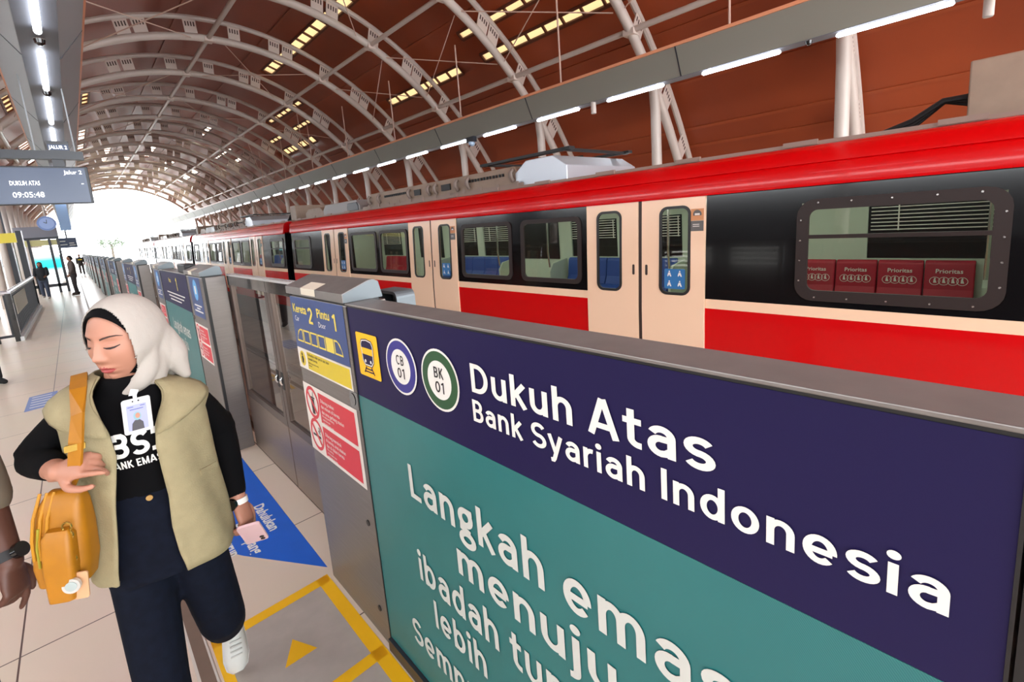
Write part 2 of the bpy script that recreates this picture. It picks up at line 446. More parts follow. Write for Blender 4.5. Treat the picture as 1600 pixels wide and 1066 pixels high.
b = MB(); idx = {}
def rv(i, j, u):
    k = (i, j, u)
    if k not in idx:
        x, z = AP(ths[i], u); b.v.append((x, ys[j], z)); idx[k] = len(b.v)-1
    return idx[k]
UR = 1.083
for i in range(len(ths)-1):
    for j in range(len(ys)-1):
        if is_open((ths[i]+ths[i+1])/2, (ys[j]+ys[j+1])/2): continue
        b.f.append((rv(i, j, UR), rv(i+1, j, UR), rv(i+1, j+1, UR), rv(i, j+1, UR))); b.mi.append(0)
roof = b.build('ceiling', ORANGE, smooth=True)
sol = roof.modifiers.new('thick', 'SOLIDIFY'); sol.thickness = 0.12; sol.offset = 1.0
struct(roof)
# raised seams on the cladding
b = MB()
for th in (33.5, 36.2, 38.4, 44, 50.2, 63, 79.5, 94, 109, 124):
    pts = [AP(th-0.16, UR-0.0005), AP(th-0.16, UR-0.003), AP(th+0.16, UR-0.003), AP(th+0.16, UR-0.0005)]
    b.prism(pts, 'y', Y0, Y1)
struct(b.build('trim_3', mat('copper_seam', (150, 70, 38), 0.35)))
# translucent skylight panes set in the openings
PANE = bpy.data.materials.new('skylight_pane'); PANE.use_nodes = True
nt = PANE.node_tree; nt.nodes.remove(nt.nodes['Principled BSDF'])
tl = nt.nodes.new('ShaderNodeBsdfTranslucent'); tl.inputs[0].default_value = (*lin((120, 100, 70)), 1)
tp = nt.nodes.new('ShaderNodeBsdfTransparent'); tp.inputs[0].default_value = (*lin((100, 78, 50)), 1)
mx = nt.nodes.new('ShaderNodeMixShader'); mx.inputs[0].default_value = 0.25
nt.links.new(tl.outputs[0], mx.inputs[1]); nt.links.new(tp.outputs[0], mx.inputs[2])
nt.links.new(mx.outputs[0], nt.nodes['Material Output'].inputs['Surface'])
PANE2 = PANE.copy(); PANE2.name = 'clear_skylight_pane'
for n_ in PANE2.node_tree.nodes:
    if n_.type in ('BSDF_TRANSLUCENT', 'BSDF_TRANSPARENT'): n_.inputs[0].default_value = (*lin((215, 205, 185)), 1)
SKYF = mat('skylight_frame', (92, 44, 26), 0.5)
def nth(n):
    return ['first', 'second', 'third', 'fourth', 'fifth', 'sixth', 'seventh', 'eighth', 'ninth', 'tenth', 'eleventh', 'twelfth', 'thirteenth',
            'fourteenth', 'fifteenth', 'sixteenth', 'seventeenth', 'eighteenth', 'nineteenth', 'twentieth', 'twenty-first'][n]
SKYL = {0: 'long cream skylight strip high beside the crown, over the far track', 1: 'cream skylight strip low on the right slope behind the second big rib',
        2: 'large cream skylight strip nearest the camera on the right slope', 3: 'cream skylight strip just above the large near one on the right slope',
        4: 'short cream skylight strip of small panes, mid slope beyond the fourth rib', 5: 'long skylight strip of small cream panes below the short one',
        8: 'thin skylight line just above the right light beam, nearest the camera', 9: 'thin skylight line above the right light beam behind the second rib',
        32: 'cream skylight strip beside the crown above the camera'}
for k, (t0, t1, ya, yb) in enumerate(SKY):
    n = max(2, round((yb-ya)/(0.62 if yb < 40 else 1.2)))
    (xm, zm) = AP((t0+t1)/2, UR)
    sk = thing('skylight', SKYL.get(k, 'small cream skylight strip in the distant roof, a run of glowing panes'), 'skylight', (xm, (ya+yb)/2, zm), 'skylight strips in the roof' if k in SKYL else 'distant skylight strips')
    p = MB(); f = MB()
    a0, a1 = AP(t0, UR+0.004), AP(t1, UR+0.004)
    i0, i1 = AP(t0, UR-0.004), AP(t1, UR-0.004)
    p.add([(a0[0], ya, a0[1]), (a1[0], ya, a1[1]), (a1[0], yb, a1[1]), (a0[0], yb, a0[1])], [(0, 1, 2, 3)])
    for j in range(n+1):
        y = ya+(yb-ya)*j/n; w = 0.03
        f.prism([AP(t0, UR+0.003), AP(t1, UR+0.003), AP(t1, UR-0.002), AP(t0, UR-0.002)], 'y', y-w, y+w)
    for t in (t0, t1):
        d = 0.18
        f.prism([AP(t-d, UR+0.003), AP(t+d, UR+0.003), AP(t+d, UR-0.002), AP(t-d, UR-0.002)], 'y', ya, yb)
    p.build('pane', PANE if ya < 30 else PANE2, sk); f.build('frame', SKYF, sk)

# ------------------------------------------------------------------ arch ribs
PLATE = mat('perforated_plate', (214, 200, 190), 0.45)
SLOT = mat('plate_slot', (70, 50, 42), 0.6)
def uo(th):  # the outer chord stands farther off towards the feet
    e = abs(90-th)/90; return 1.043+0.03*e*e*1.6
def make_rib():
    root = thing('arch_rib', 'x', 'roof arch', (XC, 0, 0))
    th = [138-i*2.0 for i in range(int((138-24)/2)+1)]
    b = MB(); b.tube([(AP(t)[0], 0, AP(t)[1]) for t in th], 0.105, 12)
    b.build('inner_chord', RIBW, root, smooth=True)
    b = MB(); b.tube([(AP(t, uo(t))[0], 0.02, AP(t, uo(t))[1]) for t in th], 0.075, 8)
    b.build('outer_chord', RIBW, root, smooth=True)
    for t in [132, 125, 118, 111, 104, 101.5, 94, 87, 80, 77.5, 70, 63, 60.8, 54, 47, 44.6, 38, 32]:
        w = 1.0
        A, B2 = AP(t-w, 1.005), AP(t+w, 1.005); C2, D = AP(t+w, uo(t)-0.004), AP(t-w, uo(t)-0.004)
        p = MB(); p.prism([A, B2, C2, D], 'y', -0.012, 0.012)
        p.m = 1
        for k in range(4):
            tt = t-0.62+k*0.42; u0, u1 = uo(t)-0.02, uo(t)-0.010
            for yy in (-0.0135, 0.0125):
                p.prism([AP(tt-0.1, u0), AP(tt+0.1, u0), AP(tt+0.1, u1), AP(tt-0.1, u1)], 'y', yy, yy+0.001)
        p.build('web_plate', [PLATE, SLOT], root)
    for sgn in (1, -1):
        X = XC+sgn*(10.42-XC)
        c = MB(); c.tube([(X-sgn*0.08, 0, 4.62), (X, 0, 4.0), (X+sgn*0.02, 0, -1.35 if sgn > 0 else 0.0)], 0.115, 14)
        c.build('strut_column', RIBW, root, smooth=True)
    return root
rib0 = make_rib()
RIBY = [2.14+3.63*k for k in range(-2, 17)]
RIBY = [y for y in RIBY if y < 64]
vis = 0
for k, y in enumerate(RIBY):
    r = rib0 if k == 0 else copy_tree(rib0)
    r.location = (XC, y, 0)
    r['label'] = {0: 'white tubular roof arch behind the camera, two bays back', 1: 'white tubular roof arch just behind the camera',
                  2: 'white double tube arch foot nearest the right edge, forming an inverted V'}.get(k) or \
        '%s white tubular roof arch beyond the inverted V at the right edge' % nth(k-3)
    r['group'] = 'white roof arches'

# ------------------------------------------------------------------ purlin tubes and tie rods
def purl(th, label, y0=Y0, y1=64.0):
    x, z = AP(th, 1.0)
    p = thing('purlin', label, 'roof tube', (x, (y0+y1)/2, z), 'long roof tubes')
    b = MB(); b.tube([(x, y0, z), (x, y1, z)], 0.062, 10); b.build('tube', RIBW, p, smooth=True)
    for y in RIBY:
        if y < y0 or y > y1: continue
        c = MB(); c.box(x-0.11, x+0.11, y-0.13, y+0.13, z-0.10, z+0.02)
        c.build('joint_bracket', PLATE, p)
purl(91.5, 'long white roof tube running along the crown of the vault')
purl(70.5, 'long white roof tube on the right shoulder of the vault')
purl(55.2, 'long white roof tube lowest on the right slope, above the light beam')
purl(114.5, 'long white roof tube on the left shoulder, behind the left light beam')
purl(124.8, 'long white roof tube lowest on the left slope')
ROD = mat('tie_rod', (206, 176, 160), 0.5)
TH = [124.8, 114.5, 91.5, 70.5, 55.2]
for k in range(2, len(RIBY)-1):
    if k > 12: break
    ya, yb = RIBY[k], RIBY[k+1]
    br = thing('cross_bracing', 'thin crossed tie rods in the %s roof bay from the inverted V' % nth(k-2), 'tie rods', (XC, (ya+yb)/2, 7.0), 'crossed tie rods of the roof bays')
    for i in range(4):
        if (i+k) % 2 and k > 4: continue
        t0, t1 = TH[i]-3, TH[i+1]+3
        for (s0, s1) in ((t0, t1), (t1, t0)):
            b = MB(); q = []
            for j in range(2):
                t = s0+(s1-s0)*j; u = 0.995
                q.append((AP(t, u)[0], (ya+0.14)+(yb-ya-0.28)*j, AP(t, u)[1]))
            b.tube(q, 0.014, 6); b.build('tie_rod', ROD, br)

# ------------------------------------------------------------------ light beams over the two platform edges
def beam(cx, sgn, label, y0, y1, tube_ys):
    """cx centre of the underside; sgn +1 mirrored"""
    root = thing('light_beam', label, 'light beam', (cx, (y0+y1)/2, 4.0))
    b = MB()
    prof = [(cx-0.16, 4.0), (cx+0.16, 4.0), (cx+0.41, 4.36), (cx-0.41, 4.36)]
    if sgn < 0:
        b.prism(prof, 'y', y0, y1)
    else:
        b.prism([(cx-0.10, 4.0), (cx+0.16, 4.0), (cx+0.30, 4.45), (cx-0.30, 4.45)], 'y', y0, y1)
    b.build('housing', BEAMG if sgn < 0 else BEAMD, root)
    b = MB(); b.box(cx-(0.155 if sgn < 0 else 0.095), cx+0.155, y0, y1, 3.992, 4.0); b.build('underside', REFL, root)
    b = MB()
    zt = 4.36 if sgn < 0 else 4.45; w = 0.41 if sgn < 0 else 0.31
    b.box(cx-w-0.02, cx-w+0.05, y0, y1, zt, zt+0.05); b.box(cx+w-0.05, cx+w+0.02, y0, y1, zt, zt+0.05)
    b.build('edge_trim', COPPER_TRIM, root)
    b = MB()
    for k in range(int((y1-y0)/3.63)):
        y = y0+1.2+k*3.63
        b.prism([(cx-0.165, 3.997), (cx+0.165, 3.997), (cx+w+0.004, zt), (cx+w-0.01, zt+0.002), (cx+0.15, 4.01), (cx-0.15, 4.01), (cx-w+0.01, zt+0.002), (cx-w-0.004, zt)] if sgn < 0 else
                [(cx-0.105, 3.997), (cx+0.165, 3.997), (cx+w, zt), (cx-w, zt)], 'y', y-0.009, y+0.009)
    b.build('panel_joint', DARKM, root)
    for (ya, yb) in tube_ys:
        t = MB(); xo = cx if sgn < 0 else cx-0.06
        t.tube([(xo, ya, 3.95), (xo, ya+0.02, 3.945), (xo, yb-0.02, 3.945), (xo, yb, 3.95)], [0.02, 0.032, 0.032, 0.02], 10)
        t.box(xo-0.008, xo+0.008, ya+0.1, ya+0.14, 3.96, 4.002); t.box(xo-0.008, xo+0.008, yb-0.14, yb-0.1, 3.96, 4.002)
        t.build('light_tube', LED, root, smooth=True)
    hr = [y for y in RIBY if y0 < y+1.2 < y1]
    for y in hr[:10]:
        t = MB(); xt = cx+0.1*sgn; 
        t.tube([(xt, y+1.2, zt), (xt, y+1.2, ZC+RB*math.sqrt(max(0.01, 1-((xt-XC)/RA)**2))*1.02)], 0.02, 8)
        t.build('hanger_rod', ROD, root, smooth=True)
    return root
RT = [(-1.27, -0.05), (0.60, 1.81), (2.52, 3.73), (4.44, 5.67), (6.38, 7.60)]
RT += [(8.31+1.93*k, 9.53+1.93*k) for k in range(28)]
beam(8.40, 1, 'grey light beam over the far platform edge with a row of white tubes', -8.0, 64.0, RT)
LT = [(5.3, 6.73), (7.44, 8.96), (9.6, 11.2), (11.9, 13.4)]
LT += [(14.2+2.2*k, 15.7+2.2*k) for k in range(22)]+[(-6, -4.5), (-3.8, -2.3), (-1.5, 0.0), (0.8, 2.3), (3.0, 4.5)]
beam(0.125, -1, 'wide grey light channel overhead at the left with white tubes along it', -8.0, 64.0, LT)
# domes and cameras along the beams
def dome(x, y, z, label):
    d = thing('ceiling_camera', label, 'camera', (x, y, z), 'cameras along the light beams')
    b = MB(); b.tube([(x, y, z+0.05), (x, y, z+0.02), (x, y, z)], [0.06, 0.06, 0.05], 16); b.build('mount', PLATE, d, smooth=True)
    b = MB(); b.tube([(x, y, z), (x, y, z-0.04), (x, y, z-0.06)], [0.05, 0.042, 0.015], 16); b.build('lens_dome', BLACKG, d, smooth=True)
dome(8.38, 2.16, 3.99, 'small round fitting on the beam between its two nearest tubes')
dome(0.13, 7.1, 3.99, 'round fitting between the two nearest tubes of the left channel')
dome(0.13, 9.28, 3.99, 'round fitting at the second joint of the left channel')
cam_b = thing('bullet_camera', 'small black camera hung under the right beam above the pantograph', 'camera', (8.3, 10.0, 3.9))
b = MB(); b.box(8.24, 8.36, 9.85, 10.15, 3.86, 4.0); b.build('housing', DARKM, cam_b)
b = MB(); b.tube([(8.3, 10.0, 3.87), (8.3, 10.0, 3.80), (8.3, 10.0, 3.76)], [0.09, 0.085, 0.04], 16); b.build('lens_dome', mat('pale_lens', (150, 175, 200), 0.15), cam_b, smooth=True)
for (x, y, z, l) in ((8.35, 6.02, 3.9, 'white cylinder speaker under the right beam, farther of two'), (9.2, 0.33, 4.0, 'white cylinder speaker at the top right corner')):  # speaker cans on thin stems, no lamp inside
    s = thing('cylinder_speaker', l, 'speaker', (x, y, z))
    b = MB(); b.tube([(x, y, z+0.1), (x, y, z-0.12)], 0.055, 16); b.build('can', RIBW, s, smooth=True)
    b = MB(); b.tube([(x, y, z-0.1195), (x, y, z-0.13)], 0.048, 16); b.build('grille', mat('speaker_grille', (170, 165, 160), 0.6), s)
    b = MB(); b.tube([(x, y, z+0.1), (x, y, 4.1 if y > 1 else 5.6)], 0.012, 8); b.build('stem', RIBW, s)

# ------------------------------------------------------------------ left wall: louvred, out of view, raised and dark to cut sky light, open above
b = MB()
LV = mat('louvre_frame', (58, 56, 58), 0.5)
b.box(-4.6, -4.5, Y0, Y1, 0.0, 0.95); b.box(-4.6, -4.5, Y0, Y1, 1.62, 3.2)
for y in [Y0+1.8*k for k in range(42)]: b.box(-4.62, -4.49, y-0.22, y+0.22, 0.95, 1.62)
for k in range(5):
    z = 1.0+k*0.135
    b.box(-4.6, -4.5, Y0, Y1, z-0.042, z+0.042)
struct(b.build('wall_left', LV))
# ------------------------------------------------------------------ platform screen barrier
XB = 0.708; XD = 0.885
UY = (0, -1, 0); UZ = (0, 0, 1)   # writing on the platform face runs towards -y
XF = XB-0.0015
def flat(mb, poly, x): mb.add([(x, y, z) for y, z in poly], [tuple(range(len(poly)))])
def disc(mb, cy, cz, r, x, n=40, ry=None): flat(mb, [(cy+(ry or r)*math.cos(2*PI*k/n), cz+r*math.sin(2*PI*k/n)) for k in range(n)], x)

def fixed_panel(y0, y1, label, film=True):
    p = thing('barrier_panel', label, 'platform barrier', (XB, (y0+y1)/2, 0), 'fixed panels of the platform barrier')
    b = MB(); b.box(XB+0.004, XB+0.09, y0, y1, 0.055, 1.472); b.build('core', DARKM, p)
    b = MB(); b.box(XB+0.001, XB+0.004, y0+0.004, y1-0.004, 1.132, 1.474); b.build('station_name_board', INDIGO, p)
    b = MB(); b.box(XB+0.001, XB+0.004, y0+0.004, y1-0.004, 0.06, 1.131); b.build('advert_film', TEAL, p)
    b = MB(); b.box(XB-0.004, XB+0.106, y0, y1, 1.481, 1.489); b.build('top_rail', CAPM, p, bevel=0.002)
    b = MB(); b.box(XB+0.002, XB+0.1, y0, y1, 1.4735, 1.4815); b.box(XB-0.002, XB+0.004, y0, y0+0.004, 0.06, 1.474); b.box(XB-0.002, XB+0.004, y1-0.004, y1, 0.06, 1.474)
    b.build('gasket', BLACK, p)
    b = MB(); b.box(XB-0.012, XB+0.1, y0, y1, 0.0, 0.055); b.build('plinth', DARKM, p)
    return p

def lid(p, y0, y1, sticker=True):
    """sloping cover on a post: low front lip, ridge at the track side"""
    def prof(o): return [(XB-0.012-o, 1.490), (XB-0.012-o, 1.524+o), (XB+0.095, 1.561+o), (XB+0.118, 1.563+o), (XB+0.138, 1.552+o), (XB+0.148, 1.500), (XB+0.148, 1.490)]
    b = MB(); b.prism(prof(0), 'y', y0-0.004, y1+0.004); b.m = 1
    b.prism([(x, z) for x, z in prof(-0.002)], 'y', y0-0.0055, y0-0.004)
    l = b.build('lid', [CAPM, LIDSIDE], p, bevel=0.003)
    b = MB(); b.box(XB+0.01, XB+0.14, y0+0.01, y1-0.01, 1.472, 1.4905); b.build('lid_gap', BLACK, p)
    if sticker:
        ym = y0+(y1-y0)*0.55
        b = MB(); z0 = 1.5255; k = (1.561-1.524)/0.107
        b.add([(XB-0.0138, ym-0.08, 1.497), (XB-0.0138, ym+0.08, 1.497), (XB-0.0138, ym+0.08, 1.5255), (XB-0.0138, ym-0.08, 1.5255),
               (XB+0.04, ym+0.085, 1.5255+0.052*k), (XB+0.04, ym-0.075, 1.5255+0.052*k)], [(0, 1, 2, 3), (3, 2, 4, 5)])
        b.build('lid_tape', mat('cream_tape', (226, 216, 196), 0.6), p)

def car_row(mb, y_start, z, hgt, mark):
    """six little carriages; the marked one is filled"""
    w = 0.078; g = 0.0065; t = 0.0075
    for k in range(6):
        ya = y_start-k*(w+g); yb = ya-w; za, zb = z, z+hgt
        if k == 0: out = [(ya, za), (yb, za), (yb, zb), (ya-0.05, zb), (ya-0.022, zb-0.012), (ya-0.004, zb-0.045)]
        elif k == 5: out = [(ya, za), (yb, za), (yb+0.004, zb-0.045), (yb+0.022, zb-0.012), (yb+0.05, zb), (ya, zb)]
        else: out = [(ya, za), (yb, za), (yb, zb), (ya, zb)]
        if k == mark: flat(mb, out, XF-0.0012); continue
        cy = sum(p[0] for p in out)/len(out); cz = sum(p[1] for p in out)/len(out)
        n = len(out)
        inn = []
        for (y, zz) in out:
            inn.append((y+(t if y < cy else -t), zz+(t if zz < cz else -t)))
        vs = [(XF-0.0012, y, q) for y, q in out]+[(XF-0.0012, y, q) for y, q in inn]
        mb.add(vs, [(i, (i+1) % n, n+(i+1) % n, n+i) for i in range(n)])

def prohibition(p, y0, y1, z0, z1):
    """y0 > y1: left and right edge seen from the platform"""
    b = MB(); flat(b, [(y0, z0), (y1, z0), (y1, z1), (y0, z1)], XF)
    s = b.build('warning_sign', PAPER, p)
    h = z1-z0; w = y0-y1
    b = MB()
    for zb in (z0+h*0.05, z0+h*0.525):
        flat(b, [(y0-w*0.31, zb), (y1+w*0.045, zb), (y1+w*0.045, zb+h*0.42), (y0-w*0.31, zb+h*0.42)], XF-0.001)
    for zc in (z0+h*0.28, z0+h*0.745):
        yc = y0-w*0.165; R1, R2 = w*0.135, w*0.107; n = 36
        vs = [(XF-0.001, yc+R1*math.cos(2*PI*k/n), zc+R1*1.02*math.sin(2*PI*k/n)) for k in range(n)]+[(XF-0.001, yc+R2*math.cos(2*PI*k/n), zc+R2*1.02*math.sin(2*PI*k/n)) for k in range(n)]
        b.add(vs, [(k, (k+1) % n, n+(k+1) % n, n+k) for k in range(n)])
        d = 0.707*R2
        b.add([(XF-0.0016, yc+d+0.006, zc+d-0.006), (XF-0.0016, yc+d-0.006, zc+d+0.006), (XF-0.0016, yc-d-0.006, zc-d+0.006), (XF-0.0016, yc-d+0.006, zc-d-0.006)], [(0, 1, 2, 3)])
    b.build('red_field', REDSIGN, s)
    b = MB(); yc = y0-w*0.165
    zc = z0+h*0.745   # a cup with a straw
    flat(b, [(yc+0.02, zc+0.02), (yc-0.025, zc+0.02), (yc-0.018, zc-0.055), (yc+0.012, zc-0.055)], XF-0.0013)
    flat(b, [(yc-0.004, zc+0.02), (yc-0.010, zc+0.02), (yc-0.022, zc+0.055), (yc-0.016, zc+0.055)], XF-0.0013)
    flat(b, [(yc+0.028, zc+0.03), (yc-0.033, zc+0.03), (yc-0.033, zc+0.022), (yc+0.028, zc+0.022)], XF-0.0013)
    b.build('pictogram', INK, s); b = MB()
    zc = z0+h*0.28    # a cigarette
    flat(b, [(yc+0.05, zc-0.014), (yc-0.045, zc-0.014), (yc-0.045, zc-0.002), (yc+0.05, zc-0.002)], XF-0.0013)
    for q in (0, 1): ribbon(b, [(yc-0.028-q*0.014, zc+0.006), (yc-0.022-q*0.014, zc+0.018), (yc-0.034-q*0.014, zc+0.028), (yc-0.026-q*0.014, zc+0.042)], 0.005, lambda y, z: (XF-0.0013, y, z))
    b.build('pictogram', INK, s)
    T = [('Dilarang makan', 'dan minum di kereta', 'dan area gerbang stasiun', 'No eating and drinking', 'inside the train', 'and station gate area'),
         ('Dilarang merokok', 'di kereta, area stasiun', 'dan di dalam kereta', 'No smoking', 'in the station area', 'and inside the train')]
    for lines, zt in ((T[0], z0+h*0.945), (T[1], z0+h*0.47)):
        z = zt-0.03; b = MB()
        for k, t in enumerate(lines):
            hh = 0.0165 if k < 3 else 0.0095
            font_text(b, t, (XF-0.0014, y0-w*0.345, z-hh*0.7), UY, UZ, hh, 0.012)
            z -= 0.0265 if k < 2 else 0.021 if k == 2 else 0.017
        b.build('lettering', WHITE_INK, s)
    return s

def notice(p, y0, y1, z0, z1):
    b = MB(); flat(b, [(y0, z0), (y1, z0), (y1, z1), (y0, z1)], XF); s = b.build('notice_sign', PAPER, p)
    b = MB(); w = y0-y1
    flat(b, [(y0-w*0.2, z0+0.008), (y1+0.012, z0+0.008), (y1+0.012, z1-0.008), (y0-w*0.2, z1-0.008)], XF-0.001)
    disc(b, y0-w*0.1, (z0+z1)/2, 0.036, XF-0.001)
    b.build('yellow_field', YSIGN, s)
    b = MB(); z = z1-0.026
    for k, t in enumerate(('Perhatikan celah peron saat akan', 'menaiki kereta', 'Mind the gap when boarding', 'the train')):
        font_text(b, t, (XF-0.0014, y0-w*0.22, z), UY, UZ, 0.0125 if k < 2 else 0.007, 0.012); z -= 0.018 if k < 2 else 0.012
    n = 20; yc, zc = y0-w*0.1, (z0+z1)/2
    flat(b, [(yc+0.012, zc-0.02), (yc-0.004, zc-0.026), (yc-0.016, zc-0.002), (yc-0.006, zc+0.014), (yc+0.012, zc+0.008)], XF-0.0014)
    disc(b, yc+0.002, zc+0.02, 0.008, XF-0.0014, 14)
    b.build('lettering', INK, s)

def door_post(y0, y1, label, signs, number=1, side=True):
    p = thing('door_post', label, 'barrier post', (XB, (y0+y1)/2, 0), 'door posts of the platform barrier')
    b = MB(); b.box(XB, XD-0.01, y0+0.003, y1-0.003, 0.0, 1.478)
    b.build('cabinet', STEEL, p, bevel=0.006)
    b = MB()
    for y in (y0, y1): b.box(XB+0.004, XB+0.025, y-0.003, y+0.004, 0, 1.48)
    b.build('edge_seal', BLACK, p)
    lid(p, y0, y1)
    if signs == 'near':
        yl, yr = y1-0.003, y0+0.03
        b = MB(); flat(b, [(yl, 1.2345), (yr, 1.2345), (yr, 1.476), (yl, 1.476)], XF); s = b.build('car_number_sign', BLUESIGN, p)
        b = MB()
        letters(b, 'Kereta', (XF-0.0012, 2.249, 1.405), UY, UZ, 0.038, 0.150) if False else font_text(b, 'Kereta', (XF-0.0012, 2.252, 1.405), UY, UZ, 0.038, 0.02, width=0.165)
        font_text(b, 'Pintu', (XF-0.0012, 1.967, 1.404), UY, UZ, 0.038, 0.02, width=0.13)
        letters(b, '2', (XF-0.0012, 2.068, 1.366), UY, UZ, 0.073, 0.055)
        letters(b, str(number), (XF-0.0012, 1.805, 1.366), UY, UZ, 0.069, 0.03)
        b.build('lettering', YTEXT, s)
        b = MB(); car_row(b, 2.244, 1.266, 0.062, 4); b.build('train_diagram', YTEXT, s)
        b = MB()
        font_text(b, 'Car', (XF-0.0012, 2.24, 1.364), UY, UZ, 0.024, 0.0); font_text(b, 'Door', (XF-0.0012, 1.962, 1.362), UY, UZ, 0.024, 0.0)
        b.build('small_lettering', WHITE_INK, s)
        notice(p, yl, yr, 1.134, 1.2325)
        prohibition(p, yl, yr, 0.718, 1.060)
        b = MB()
        for (y, z) in ((1.731, 0.556), (1.733, 0.152)): b.tube([(XB, y, z), (XB-0.004, y, z)], 0.013, 14)
        b.build('lock', BLACK, p)
        b = MB(); b.box(XB-0.002, XB+0.002, y0+0.004, y0+0.075, 1.064, 1.135); b.tube([(XB, 1.715, 1.10), (XB-0.004, 1.715, 1.10)], 0.026, 20)
        b.build('sensor_eye', BLACKG, p)
    else:
        yl, yr = y1-0.12, y0+0.10
        b = MB(); flat(b, [(yl, 1.13), (yr, 1.13), (yr, 1.474), (yl, 1.474)], XF); s = b.build('help_sign', BLUESIGN, p)
        b = MB()
        ym = (yl+yr)/2
        n = 24
        vs = [(XF-0.001, ym+0.09*math.cos(2*PI*k/n), 1.365+0.09*math.sin(2*PI*k/n)) for k in range(n)]
        b.add(vs, [tuple(range(n))])
        b.build('round_emblem', mat('sky_blue_ink', (96, 170, 226), 0.45), s)
        b = MB()
        flat(b, [(ym+0.03, 1.33), (ym-0.03, 1.33), (ym-0.03, 1.40), (ym+0.03, 1.40)], XF-0.0015)
        for k, (w, z) in enumerate(((0.15, 1.225), (0.07, 1.2), (0.17, 1.175))):
            flat(b, [(ym+w, z), (ym-w, z), (ym-w, z+0.012), (ym+w, z+0.012)], XF-0.001)
        b.build('white_print', WHITE_INK, s)
        prohibition(p, y1-0.05, y0+0.10, 0.74, 1.06)
        b = MB(); b.tube([(XB, y1-0.05, 1.10), (XB-0.004, y1-0.05, 1.10)], 0.02, 16); b.build('sensor_eye', BLACKG, p)
    return p

def sliding_door(y0, y1, label, handle_at):
    d = thing('sliding_door', label, 'platform door', (XD, (y0+y1)/2, 0), 'sliding doors of the platform barrier')
    xa, xb = XD, XD+0.035
    b = MB(); b.box(xa, xb, y0+0.004, y1-0.004, 0.01, 0.455); b.build('kick_panel', mat('warm_steel', (140, 124, 112), 0.35, 0.8, noise=0.08, nscale=6, stretch=(1, 1, 30)), d, bevel=0.003)
    b = MB(); b.ring([(y0, 0.455), (y1, 0.455), (y1, 1.472), (y0, 1.472)], [(y0+0.06, 0.515), (y1-0.06, 0.515), (y1-0.06, 1.40), (y0+0.06, 1.40)], 'x', xa, xb)
    b.build('frame', mat('door_frame_bronze', (92, 80, 74), 0.35, 0.6), d, bevel=0.003)
    b = MB(); b.add([(xa+0.015, y0+0.06, 0.515), (xa+0.015, y1-0.06, 0.515), (xa+0.015, y1-0.06, 1.40), (xa+0.015, y0+0.06, 1.40)], [(0, 1, 2, 3)]); b.build('pane', DGLASS, d, face=(-1, 0, 0))
    b = MB(); b.box(xa-0.004, xb, y0, y1, 1.40, 1.474); b.build('top_band', BLACKG, d)
    b = MB(); b.box(xa-0.004, xb+0.01, y0, y1, 1.474, 1.49); b.build('top_rail', mat('bright_rail', (232, 232, 232), 0.25, 0.6), d)
    b = MB(); hy = handle_at; b.box(xa-0.003, xa+0.002, hy-0.022, hy+0.022, 0.74, 0.86)
    h = b.build('handle_plate', BLACK, d)
    b = MB(); b.tube([(xa-0.004, hy, 0.775), (xa-0.012, hy, 0.79), (xa-0.012, hy, 0.81), (xa-0.004, hy, 0.825)], 0.009, 10)
    b.build('handle', mat('chrome', (230, 230, 230), 0.12, 1.0), h, smooth=True)
    return d

# nearest panel with the station name
P = fixed_panel(-0.036, 1.664, 'indigo and teal barrier panel nearest the camera, lettered Dukuh Atas')
b = MB(); letters(b, 'Dukuh Atas', (XF, 0.938, 1.309), UY, UZ, 0.079, 0.633); b.build('station_lettering', WHITE_INK, P)
b = MB(); letters(b, 'Bank Syariah Indonesia', (XF, 0.942, 1.2265), UY, UZ, 0.061, 0.925)
b.build('station_lettering', WHITE_INK, P)
for (t, y, z, h, w) in (('Langkah emas', 1.337, 0.841, 0.122, 1.075), ('menuju', 1.092, 0.684, 0.116, 0.575), ('ibadah tunai', 1.340, 0.520, 0.116, None),
                        ('lebih', 1.270, 0.371, 0.108, None), ('Sempurna', 1.446, 0.198, 0.108, None)):
    b = MB(); letters(b, t, (XF, y, z), UY, UZ, h, w, weight=0.98); b.build('advert_lettering', GREY_INK, P)
b = MB(); flat(b, rrect(1.449, 1.610, 1.227, 1.389, 0.008), XF); ic = b.build('train_sign', YELLOW, P)
b = MB(); yc = 1.531
body_o = [(yc-0.043, 1.285), (yc-0.049, 1.35), (yc-0.038, 1.366), (yc, 1.371), (yc+0.038, 1.366), (yc+0.049, 1.35), (yc+0.043, 1.285), (yc+0.026, 1.268), (yc-0.026, 1.268)]
flat(b, body_o, XF-0.001)
for s in (-1, 1):
    ribbon(b, [(yc+s*0.018, 1.266), (yc+s*0.038, 1.241)], 0.006, lambda y, z: (XF-0.001, y, z))
for z, w in ((1.2575, 0.026), (1.247, 0.034)): ribbon(b, [(yc-w, z), (yc+w, z)], 0.005, lambda y, z: (XF-0.001, y, z))
b.build('train_pictogram', INDIGO, ic)
b = MB(); flat(b, [(yc-0.038, 1.312), (yc-0.041, 1.336), (yc+0.041, 1.336), (yc+0.038, 1.312)], XF-0.0016)
b.build('windscreen', YELLOW, ic)
b = MB(); ribbon(b, [(p[0]*0.9+yc*0.1, 1.318+(p[1]-1.318)*0.9) for p in body_o+body_o[:1]], 0.004, lambda y, z: (XF-0.0014, y, z))
for s in (-1, 1): disc(b, yc+s*0.02, 1.287, 0.006, XF-0.0016, 14)
b.build('outline', WHITE_INK, ic)
